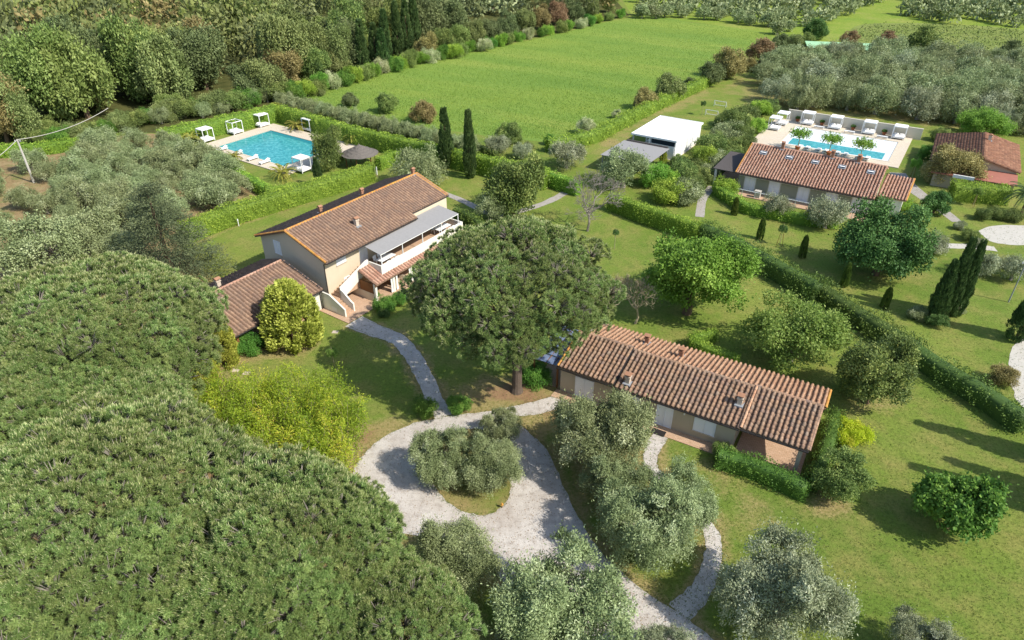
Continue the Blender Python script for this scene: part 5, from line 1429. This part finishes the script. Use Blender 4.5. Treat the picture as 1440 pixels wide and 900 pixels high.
for k, (u, v, h_) in enumerate(((1298, 596, 9.5), (1292, 658, 9.0), (1345, 651, 11.0), (1408, 622, 11.0))):     # cypresses beyond the right edge whose shadows cross the lawn
    q = G2(u, v) + np.array([.866, -.5]) * h_; cm, tm, zc = PROTO['cypress'][k % 2]
    o = empty('cypress_tree', (*q, 0), k, '%s cypress beyond the right edge, its shadow lying on the lawn' % ORD[k], 'cypress', 'cypresses beyond the right edge'); o.scale = (.9, .9, h_ / (zc * 2)); link('crown', cm, o); link('trunk', tm, o)
# ------------------------------------------------------------------ hedges
def top(z, *pts): return [G2(u, v, z) for u, v in pts]
hedge('clipped_hedge', top(3.0, (392, 148), (500, 179), (640, 210), (770, 238)), 1.7, 3.0, 'hedge_leaf', 'long clipped hedge behind the turquoise pool, running to the bare tree', .22, 45, seed=1)
hedge('clipped_hedge', top(3.0, (222, 182), (300, 166), (390, 147)), 1.8, 3.0, 'hedge_leaf', 'clipped hedge on the woodland side of the turquoise pool', .22, 45, seed=2)
hedge('clipped_hedge', top(1.7, (224, 190), (300, 222), (352, 248), (375, 262)), 1.3, 1.7, 'hedge_leaf', 'lower clipped hedge between olive grove and turquoise pool', .2, 45, seed=3)
hedge('clipped_hedge', top(2.7, (252, 314), (330, 285), (400, 265), (450, 251), (522, 229)), 1.8, 2.7, 'hedge_leaf', 'sunny clipped hedge between the farmhouse lawn and pool garden', .2, 55, seed=4)
hedge('clipped_hedge', top(1.9, (372, 262), (416, 259)), 1.3, 1.9, 'hedge_leaf', 'short clipped hedge beside the palm on the house side of the pool', .2, 50, seed=5)
hedge('clipped_hedge', top(2.0, (530, 222), (552, 212), (562, 213)), 1.4, 2.0, 'hedge_leaf', 'short clipped hedge right of the thatched hut', .2, 50, seed=6)
hedge('clipped_hedge', top(2.4, (858, 270), (900, 286), (985, 314)), 1.5, 2.4, 'hedge_leaf', 'clipped hedge behind the lawn of the bare tree', .2, 55, seed=7)
hedge('clipped_hedge', top(2.2, (744, 232), (800, 250), (815, 255)), 1.3, 2.2, 'hedge_leaf', 'second clipped hedge behind the gap by the bare tree', .2, 50, seed=8)
hedge('rough_hedge', top(2.2, (985, 312), (1030, 330), (1075, 355), (1120, 380), (1158, 400)), 2.0, 2.2, 'wild_hedge_leaf', 'loose dark hedge behind the bright green tree', .2, 55, .30, seed=9)
hedge('rough_hedge', top(1.9, (1156, 398), (1215, 436), (1292, 482)), 2.0, 1.9, 'wild_hedge_leaf', 'loose hedge stretch behind the feathery tree', .2, 55, .30, seed=10)
hedge('rough_hedge', top(1.8, (1285, 480), (1330, 510), (1390, 545), (1450, 585)), 1.9, 1.8, 'wild_hedge_leaf', 'loose hedge running off the right edge beside the road', .18, 60, .30, seed=11)
hedge('low_hedge', top(1.5, (1010, 632), (1060, 645), (1100, 662), (1140, 680)), 1.5, 1.5, 'thuja_green', 'green conifer hedge before the cottage porch', .15, 85, .12, seed=12)
T('shrub', 1018, 636, 19, 'laurel_leaf', 'grey green shrub at the left end of the porch hedge', 'shrub')
hedge('low_hedge', top(1.6, (1146, 668), (1160, 640), (1172, 600), (1176, 575)), 1.2, 1.6, 'thuja_green', 'green conifer hedge along the right end of the cottage', .15, 85, .12, seed=13)
hedge('low_hedge', top(1.4, (1008, 462), (968, 472), (1000, 488), (1040, 500)), .9, 1.4, 'hedge_leaf', 'hook shaped clipped hedge behind the cottage roof', .15, 85, .06, seed=14)
hedge('low_hedge', top(1.5, (1008, 258), (1050, 285), (1130, 300), (1180, 305)), 1.4, 1.5, 'hedge_leaf', 'clipped hedge below the long house terrace', .2, 55, .12, seed=15)
hedge('square_hedge', top(2.2, (1342, 258), (1420, 264)), 3.0, 2.4, 'hedge_leaf', 'clipped block hedge before the red house', .2, 55, .1, seed=16)
hedge('field_hedge', top(2.2, (770, 196), (838, 182), (880, 160), (930, 136), (985, 112), (1012, 98)), 1.8, 2.2, 'hedge_leaf', 'bright hedge along the corn field edge by the pavilion', .26, 30, .2, seed=17)
hedge('field_hedge', top(1.3, (430, 142), (500, 158), (580, 180), (640, 192), (700, 212)), 1.3, 1.3, 'wild_hedge_leaf', 'low dark hedge between the field and olive row', .24, 30, .15, seed=18)
hedge('far_hedge', top(2.2, (1165, 64), (1260, 70), (1340, 78), (1470, 92)), 2.0, 2.2, 'wild_hedge_leaf', 'dark hedge along the far side of the olive grove', .34, 16, .25, seed=19)
hedge('clipped_hedge', top(2.0, (-60, 208), (60, 200), (120, 192)), 1.5, 2.0, 'hedge_leaf', 'clipped hedge along the wood at the left edge', .25, 35, .12, seed=20)
hedge('clipped_hedge', top(1.6, (640, 290), (664, 302), (690, 322)), 1.2, 1.6, 'wild_hedge_leaf', 'dark hedge beside the path behind the farmhouse', .2, 55, .1, seed=21)

# ------------------------------------------------------------------ trees of the middle ground
T('wood', 722, 258, 43, 'laurel_leaf', 'dense bushy tree behind the top of the stone pine', name='laurel_tree', squash=1.3)
T('wood', 461, 210, 26, 'laurel_leaf', 'dense upright tree on the deck side of the turquoise pool', name='laurel_tree', squash=1.3)
for u, v, r, m, lb in ((590, 236, 36, 'olive_leaf', 'large pale olive behind the farmhouse ridge'), (690, 292, 24, 'olive_leaf', 'grey olive between the farmhouse and bushy tree'), (797, 217, 26, 'olive_leaf_grey', 'grey olive at the field corner'), (878, 238, 36, 'olive_leaf', 'big olive before the canvas shade roof'), (700, 204, 18, 'olive_leaf_grey', 'pale olive right of the slender cypress'), (735, 212, 15, 'olive_leaf_grey', 'small pale olive left of the field corner')):
    T('olive', u, v, r, m, lb, 'olive tree')
T('round', 717, 187, 20, 'laurel_leaf', 'leafy tree at the field edge behind pale olives', name='round_tree'); T('round', 823, 177, 15, 'cream_leaf', 'pale round tree at the field hedge end', name='round_tree'); T('round', 868, 160, 8, 'cream_leaf', 'little pale tree in the field hedge', name='round_tree')
T('round', 743, 205, 8, 'oak_green', 'little green tree before the field corner', name='round_tree'); T('round', 773, 196, 9, 'bush_leaf', 'small dark green bush tree at the field corner', name='round_tree')
for u, v, r, m, lb in ((492, 140, 12, 'wood_dark', 'dark round tree at the field edge'), (543, 144, 17, 'laurel_leaf', 'green round tree at the field edge'), (594, 156, 19, 'oak_brown', 'brownish round tree at the field edge'), (452, 130, 6, 'oak_green', 'thin small tree at the field edge')): T('round', u, v, r, m, lb, name='round_tree')
for u, v, r, m, lb in ((908, 138, 16, 'oak_brown', 'first brownish oak in the field hedge near the pavilion'), (941, 122, 20, 'oak_green', 'large oak in the field hedge behind the pavilion'), (971, 117, 9, 'wood_dark', 'small dark tree in the field hedge'), (1000, 103, 17, 'wood_dark', 'dark round oak at the end of the field hedge'), (1026, 87, 22, 'oak_brown', 'big brown oak at the field corner'), (1054, 90, 10, 'oak_brown', 'small brown oak beside the grove corner'), (1072, 70, 18, 'rust_leaf', 'reddish brown oak behind the grove'), (1098, 60, 13, 'wood_dark', 'dark oak behind the grove'), (1117, 60, 13, 'oak_green', 'green oak behind the grove'), (1148, 40, 15, 'dark_leaf', 'tall dark tree behind the grove'), (1136, 55, 10, 'oak_light', 'light green tree behind the grove'), (1196, 54, 12, 'rust_leaf', 'brown tree beside the pale canopy'), (1250, 57, 14, 'rust_leaf', 'brown tree between the two canopies'), (1302, 58, 22, 'laurel_leaf', 'broad dark tree beside the green shelter'), (1424, 76, 20, 'wood_dark', 'dark tree at the far right edge'), (1425, 88, 12, 'oak_brown', 'low brown tree at the far right edge')): T('round', u, v, r * 1.15, m, lb, name='oak_tree')
# shrub bank right of the pavilion
rng = R(260)
BANK = ((1052, 160, 20), (1035, 172, 20), (1066, 152, 16), (1022, 186, 22), (1042, 190, 18), (1005, 203, 22), (1024, 206, 18), (990, 222, 20), (1010, 226, 18), (975, 232, 16), (962, 243, 20), (985, 247, 18), (945, 268, 26), (968, 272, 22), (955, 226, 12), (1080, 150, 14), (1046, 205, 16), (1062, 176, 15), (998, 240, 16), (1032, 222, 14), (978, 258, 16), (1015, 168, 12), (940, 252, 16))
bank = sorted([(u, v) for u, v, r in BANK], key=lambda q: q[1])
for k, (u, v, r) in enumerate(BANK):
    T('shrub', u, v, r * 1.15, ['shrub_mix', 'laurel_leaf', 'hedge_leaf', 'olive_leaf', 'shrub_mix'][k % 5], '%s rounded shrub of the bank between pavilion and long house, counted from the back' % ORD[bank.index((u, v))], 'shrub', group='mixed shrub bank')
T('shrub', 920, 246, 24, 'bright_leaf', 'light green shrub beside the big olive', 'shrub', squash=1.2); T('thuja_column', 933, 222, 5, 'thuja_gold', 'little golden conifer by the shade roof', 'conifer')
T('shrub', 1020, 262, 20, 'hedge_leaf', 'bright shrub at the corner of the long house terrace', 'shrub')
T('shrub', 1306, 215, 16, 'bush_leaf', 'green shrub at the right end of the terrace wall', 'shrub'); T('shrub', 1325, 190, 16, 'laurel_leaf', 'dark shrub behind the terrace wall end', 'shrub')
T('shrub', 1275, 288, 14, 'hedge_leaf', 'round shrub beside the low tiled wing', 'shrub')

# ------------------------------------------------------------------ olive groves
rng = R(300)
def grove(poly, sp, ang, kind, mats, R0, label, group, seed, jit=.3, sp2=None):
    rg = R(seed)
    for p, row, k in ranked(grid_in(poly, sp, ang, rg, jit, sp2, True)):
        T(kind, 0, 0, 0, mats[0] if rg.random() < .8 else mats[-1], label % (ORD[k], ORD[row]), 'olive tree', group=group, world=p, Rm=R0 * (.8 + .4 * rg.random()))
OL = ['olive_leaf', 'olive_leaf_grey']
grove(px((110, 212), (215, 206), (290, 232), (372, 278), (300, 296), (225, 330), (150, 330), (90, 285)), 4.6, BA, 'olive', ['olive_leaf'], 2.55, 'silvery olive left of the turquoise pool, %s from left in %s grove row', 'left olive grove', 301)
grove(px((-60, 240), (90, 225), (85, 290), (140, 335), (40, 335), (-60, 330)), 6.4, BA, 'olive', ['olive_leaf'], 2.1, 'olive on bare soil by the utility pole, %s from left in %s row', 'olives on bare soil', 302)
grove(px((1045, 122), (1085, 102), (1160, 84), (1300, 88), (1500, 104), (1500, 196), (1400, 186), (1310, 172), (1200, 160), (1090, 158)), 6.2, RA, 'olive', OL, 3.7, 'olive behind the terrace wall, %s from left in %s row of the grove', 'right olive grove', 303, .35)
for k in range(15):
    f = k / 14; T('olive', 400 + 262 * f, 142 + 62 * f, 15, OL[0], '%s olive from the left in the row behind the long pool hedge' % ORD[k], 'olive tree', group='olive row behind the long hedge')
for k, (u, v, r) in enumerate(((225, 163, 15), (250, 158, 12), (283, 155, 14), (312, 152, 12), (350, 138, 15), (375, 135, 12))): T('olive', u, v, r, OL[0], '%s olive from the left between the wood and the pool hedge' % ORD[k], 'olive tree', group='olives below the wood')
FARG = px((900, 26), (985, 30), (1100, 50), (1200, 24), (1240, 2), (1250, -22), (890, -22))
FARR = px((1265, 30), (1460, 40), (1640, 46), (1600, -20), (1290, -20))
FARC = px((545, 30), (600, 34), (720, 24), (735, -8), (560, -8))
front = px((900, 28), (985, 34), (1100, 54), (1140, 44), (985, 22), (900, 18))
rg = R(304); far = []
pts = ranked(grid_in(FARG, 6.6, -.35, rg, .5, 6.4, True)); nf = {}
for p, row, k in pts:
    if inpoly(p, front): T('olive_far', 0, 0, 0, 'olive_leaf', 'small olive at the near edge of the far grove, %s from left in %s row' % (ORD[k], ORD[row]), 'olive tree', group='far olive grove', world=p, Rm=2.3 * (.8 + .4 * rg.random()))
    else: far.append((p, 2.3))
far += [(p, 2.4) for p, _, _ in ranked(grid_in(FARR, 14.0, math.radians(18), rg, .12, 3.6, True))]
far += [(p, 3.0) for p, _, _ in ranked(grid_in(FARC, 7.0, .3, rg, .4, 7.0, True))]
def far_grove():
    Vs, Qs, ts = [], [], []; n0 = 0
    for p, r in far:
        r *= .75 + .5 * rg.random(); C = clump_centres(rg, 9, .8, .65, .5, -.6, 3)
        V, Q, t = crown_leaves(rg, C, .45, 18, .48, .26)
        V = (V + np.array([0, 0, .8])) * r + np.array([p[0], p[1], 0]); Vs.append(V); Qs.append(Q + n0); ts.append(t); n0 += len(V)
    o = link('far_olive_grove', make_mesh('far_olive_grove', np.concatenate(Vs), np.concatenate(Qs), tint=np.concatenate(ts), mats=['olive_leaf'])); o['kind'] = 'stuff'; tag(o, 'far olive groves in rows along the top edge of the picture', 'olive grove')
far_grove()
def vines():
    P = []
    for p in grid_in(px((1215, 36), (1330, 36), (1460, 46), (1560, 58), (1480, 78), (1400, 75), (1240, 67), (1200, 55)), 3.2, math.radians(-62), rg, .12, .8): P.append((*p, .3 + .5 * rg.random()))
    P = np.repeat(np.array(P), 4, 0) + rg.normal(size=(len(P) * 4, 3)) * np.array([.3, .3, .2]); n = len(P)
    V, Q = leaf_geo(P, rdir(rg, n), unit(rdir(rg, n) * .7 + np.array([0, 0, .7])), .5, .3); o = link('vine_rows', make_mesh('vine_rows', V, Q, tint=np.repeat(rg.random(n), 4), mats=['shrub_mix'])); o['kind'] = 'stuff'; tag(o, 'low rows of vines on the green plot at the top right', 'vines')
vines()

# ------------------------------------------------------------------ the wood
rg = R(320)
WM = ['oak_brown', 'oak_green', 'oak_green', 'oak_light', 'oak_light', 'wood_dark', 'laurel_leaf']
WL = {'oak_brown': 'brownish olive oak in the wood behind the turquoise pool', 'oak_green': 'mid green oak in the wood behind the turquoise pool', 'wood_dark': 'dark evergreen in the wood behind the turquoise pool', 'oak_light': 'light green tree in the wood behind the turquoise pool', 'laurel_leaf': 'grey green evergreen oak in the wood'}
edge = [(-120, 220), (0, 203), (70, 197), (140, 185), (220, 165), (300, 147), (380, 131), (430, 119), (520, 95), (620, 70), (740, 46), (860, 20)]
clear = px((540, 44), (600, 46), (735, 30), (735, -40), (540, -40))
back = px((880, -6), (735, -12), (720, 34), (600, 44), (545, 34), (540, -22), (300, -28), (0, -28), (-200, -20))
wp = px(*edge) + back
def woodtree(p, m, Rm, lb=None, squash=1.0): T('wood', 0, 0, 0, m, lb or WL[m], 'tree', 'woodland_tree', 'trees of the wood', world=p, Rm=Rm, squash=squash)
WORD = {'oak_brown': 'brownish oak', 'oak_green': 'mid green oak', 'wood_dark': 'dark evergreen', 'oak_light': 'light green tree', 'laurel_leaf': 'grey green oak'}
fw = []
WK = ['wood', 'wood', 'wood', 'laurel', 'wood', 'round']
for p, row, k in ranked(grid_in(wp, 8.4, math.radians(32), rg, .55, 8.2, True)):
    d = math.hypot(p[0], p[1]); u = 720 + FPX * p[0] / depth(p[0], p[1])
    m = WM[int(rg.integers(len(WM)))]
    if 560 < u < 900 and rg.random() < .4: m = 'wood_dark'
    if d > (176 if u < 420 else 215): fw.append((p, 4.6 + 1.6 * rg.random(), m)); continue
    if row > 1 and rg.random() < .12: continue
    T(WK[int(rg.integers(len(WK)))], 0, 0, 0, m, '%s of the wood, %s from left in %s row from the pool side' % (WORD[m], ORD[k], ORD[row]), 'tree', 'woodland_tree', 'trees of the wood', world=p, Rm=(4.6 + 2.9 * rg.random() ** 1.5) * (1.0 if u < 420 else .85), squash=1.1 + .5 * rg.random())
def far_wood():
    Vs, Qs, ts, mi, n0 = [], [], [], [], 0; names = ['oak_brown', 'oak_green', 'wood_dark', 'oak_light', 'laurel_leaf']
    for p, r, m in fw:
        if rg.random() < .35: continue
        C = clump_centres(rg, 13, .85, .85, .5, -.7, 5); V, Q, t = crown_leaves(rg, C, .36, 24, .18, .11); r *= 1.1
        sq = 1 + .4 * rg.random(); V = (V + np.array([0, 0, 1.0])) * np.array([r, r, r * sq]) + np.array([p[0], p[1], 0]); Vs.append(V); Qs.append(Q + n0); ts.append(t); n0 += len(V); mi.append(np.full(len(Q), names.index(m)))
    o = link('far_wood', make_mesh('far_wood', np.concatenate(Vs), np.concatenate(Qs), tint=np.concatenate(ts), mats=names, qmat=np.concatenate(mi))); o['kind'] = 'stuff'; tag(o, 'far tree tops of the wood along the top left edge', 'wood')
    print('FARWOOD', len(fw))
far_wood()
for u, v, r, m, lb, sq in ((120, 95, 26, 'rust_leaf', 'half dead tree with rusty leaves in the wood', 1.1), (262, 70, 52, 'oak_brown', 'great brownish oak towering over the wood edge', .9), (415, 50, 34, 'oak_light', 'tall light oak at the wood edge above the field', 1.1), (325, 25, 36, 'oak_light', 'light topped oak deep in the wood', 1.0), (235, 145, 18, 'oak_light', 'fresh light green tree before the wood by the pool', .9), (68, 178, 17, 'oak_light', 'fresh green tree before the wood by the pole', .9), (475, 45, 26, 'wood_dark', 'dark pine at the wood edge by the field corner', 1.1)):
    T('wood', u, v, r, m, lb, 'tree', 'woodland_tree', squash=sq)
for k, (u, v, r, m) in enumerate(((372, 108, 30, 'oak_green'), (345, 118, 24, 'wood_dark'), (398, 96, 28, 'oak_brown'), (438, 88, 26, 'laurel_leaf'), (470, 78, 24, 'oak_green'), (500, 72, 22, 'oak_light'), (600, 66, 17, 'oak_brown'), (622, 58, 18, 'laurel_leaf'), (645, 52, 18, 'oak_light'), (668, 46, 18, 'oak_green'), (692, 42, 17, 'wood_dark'), (714, 36, 17, 'wood_dark'), (738, 30, 17, 'oak_green'), (760, 24, 17, 'oak_brown'), (784, 18, 16, 'rust_leaf'), (808, 14, 15, 'wood_dark'), (832, 8, 14, 'oak_green'), (856, 4, 13, 'oak_light'))):
    T('wood', u, v, r, m, '%s tree from the left on the edge of the wood above the field' % ORD[k], 'tree', 'woodland_tree', 'trees on the wood edge', squash=1.15)
for k, (u, v, h_) in enumerate(((512, 100, 11), (530, 98, 10), (545, 90, 12), (561, 84, 13), (574, 80, 13), (585, 74, 15), (540, 100, 9), (8, 190, 8), (24, 188, 8), (40, 186, 7))): cyp('cypress', u, v, h_, 1.3, '%s dark cypress of those standing in the wood %s' % (ORD[k if u > 100 else k - 7], 'above the field' if u > 100 else 'at the left edge'), group='cypresses of the wood %s' % ('right' if u > 100 else 'left'))
for k in range(34):
    f = k / 33; u = 412 + 460 * f; v = float(np.interp(u, [412, 430, 560, 720, 880], [132, 126, 90, 56, 20]))
    T('shrub', u + rg.normal(0, 3), v - 2, (13 + 5 * rg.random()) * (1 - .45 * f), ['bush_leaf', 'hedge_leaf', 'oak_light', 'bright_leaf', 'cream_leaf'][k % 5], '%s shrub from the left along the wood edge of the field' % ORD[k], 'shrub', group='shrubs along the wood edge', squash=1.2)
for k in range(16):
    f = k / 15; u = 60 + 330 * f; v = float(np.interp(u, [60, 140, 220, 300, 390], [192, 180, 160, 146, 128]))
    T('shrub', u, v, 17 + 6 * rg.random(), ['laurel_leaf', 'bush_leaf', 'oak_green'][k % 3], '%s green shrub from the left at the foot of the wood by the pool' % ORD[k], 'shrub', group='shrubs at the foot of the wood')
sheet('rubble_ground', catmull(px((650, 6), (690, 4), (706, 8), (690, 13), (655, 12)), 4), .03, 'rubble', .3, 30)
for o in list(bpy.data.objects):
    if o.name.startswith('stepping_stone'): o['category'] = 'stone'

# ------------------------------------------------------------------ loose ground cover: grass tufts and fallen leaves
def tufts():
    rg = R(400); P = []
    U = rg.random((110000, 2)) * np.array([1500, 680]) + np.array([-30, 250])
    drive = [tuple(p) for p in catmull(outer, 3)]
    inside = [tuple(p) for p in catmull(isl, 3)]
    d = _F + _R * ((U[:, :1] - 720) / FPX) + _U * ((450 - U[:, 1:]) / FPX)
    W = np.array([0, 0, CAM_H]) + d * (-CAM_H / d[:, 2:])
    def inside_of(Q, poly):
        r = np.zeros(len(Q), bool); a = np.array(poly)
        for i in range(len(a)):
            (x1, y1), (x2, y2) = a[i], a[i - 1]
            with np.errstate(divide='ignore', invalid='ignore'): r ^= ((y1 > Q[:, 1]) != (y2 > Q[:, 1])) & (Q[:, 0] < (x2 - x1) * (Q[:, 1] - y1) / (y2 - y1) + x1)
        return r
    W = W[:, :2]; dr = inside_of(W, drive); iz = inside_of(W, inside)
    P = W[:70000][~dr[:70000] | iz[:70000]]; n = len(P); k = 2
    Q0 = np.repeat(P, k, 0) + rg.normal(0, .05, (n * k, 2)); m = len(Q0)
    B = np.column_stack([Q0, np.full(m, .0)]); D = unit(rdir(rg, m) * .8 + np.array([0, 0, 1.0]))
    V, Q = leaf_geo(B, D, rdir(rg, m), .07 + .08 * rg.random(m), .035)
    o = link('grass_tufts', make_mesh('grass_tufts', V, Q, tint=np.repeat(np.repeat(rg.random(n), k), 4), mats=['turf_blade'])); o['kind'] = 'stuff'; tag(o, 'longer grass tufts scattered over the lawns', 'grass')
    L = W[70000:][dr[70000:] & ~iz[70000:]][:2600]; m = len(L)
    V, Q = leaf_geo(np.column_stack([L, np.full(m, .03)]), unit(rdir(rg, m) * np.array([1, 1, .2])), np.array([0, 0, 1.0]) + rdir(rg, m) * .4, .10, .05)
    o = link('fallen_leaves', make_mesh('fallen_leaves', V, Q, tint=np.repeat(rg.random(m), 4), mats=['rust_leaf'])); o['kind'] = 'stuff'; tag(o, 'dry fallen leaves lying on the gravel drive', 'leaves')
    # pebbles on the drive
    L = W[dr & ~iz][:9000]; m = len(L); h = .018 + .03 * rg.random(m); a = rg.random(m) * 6.28
    c3 = [np.column_stack([L[:, 0] + np.cos(a + t) * h, L[:, 1] + np.sin(a + t) * h, np.full(m, .013)]) for t in (0, 2.1, 4.2)]; tp = np.column_stack([L, .013 + h])
    V = np.stack(c3 + [tp], 1).reshape(-1, 3); b4 = np.arange(m)[:, None] * 4
    T3 = np.concatenate([b4 + np.array([[0, 1, 3]]), b4 + np.array([[1, 2, 3]]), b4 + np.array([[2, 0, 3]])])
    o = link('gravel_stones', make_mesh('gravel_stones', V, None, T3, mats=['gravel'])); o['kind'] = 'stuff'; tag(o, 'loose pebbles scattered over the gravel drive', 'gravel')
    # grass creeping over the edges of the drive and paths
    E = []
    for ring in (catmull(outer, 12), catmull(isl, 12)):
        for p in ring: E += [p + rg.normal(0, .14, 2) for _ in range(3)]
    for (ln, w) in PATHS:
        st_ = strip(catmull(ln, 12, False), w * 1.02); E += [q + rg.normal(0, .06, 2) for q in st_ for _ in range(2)]
    E = np.array(E); n = len(E); Q0 = np.repeat(E, 4, 0) + rg.normal(0, .05, (n * 4, 2)); m = len(Q0)
    V, Q = leaf_geo(np.column_stack([Q0, np.full(m, .008)]), unit(rdir(rg, m) * .9 + np.array([0, 0, .9])), rdir(rg, m), .06 + .08 * rg.random(m), .03)
    o = link('edge_grass', make_mesh('edge_grass', V, Q, tint=np.repeat(np.repeat(rg.random(n), 4), 4), mats=['turf_blade'])); o['kind'] = 'stuff'; tag(o, 'ragged grass along the edges of drive and paths', 'grass')
    # standing crop
    fp = np.array(px((425, 137), (560, 96), (720, 62), (890, 25), (985, 33), (1090, 50), (1060, 72), (960, 122), (850, 178), (790, 198), (700, 192), (600, 180), (500, 160)))
    U = rg.random((90000, 2)) * np.array([680, 180]) + np.array([420, 22]); d = _F + _R * ((U[:, :1] - 720) / FPX) + _U * ((450 - U[:, 1:]) / FPX); W2 = (np.array([0, 0, CAM_H]) + d * (-CAM_H / d[:, 2:]))[:, :2]
    W2 = W2[inside_of(W2, fp)]; m = len(W2)
    V, Q = leaf_geo(np.column_stack([W2, np.full(m, .0)]), unit(rdir(rg, m) * .5 + np.array([0, 0, 1.0])), rdir(rg, m), .22 + .15 * rg.random(m), .10)
    t = .45 + .2 * np.sin(W2[:, 0] * .22 - W2[:, 1] * .42) * np.sin(W2[:, 1] * .05 + 1) + rg.normal(0, .1, m)
    o = link('standing_crop', make_mesh('standing_crop', V, Q, tint=np.repeat(t, 4), mats=['crop_blade'])); o['kind'] = 'stuff'; tag(o, 'young green crop standing in the large field', 'crop')
tufts()
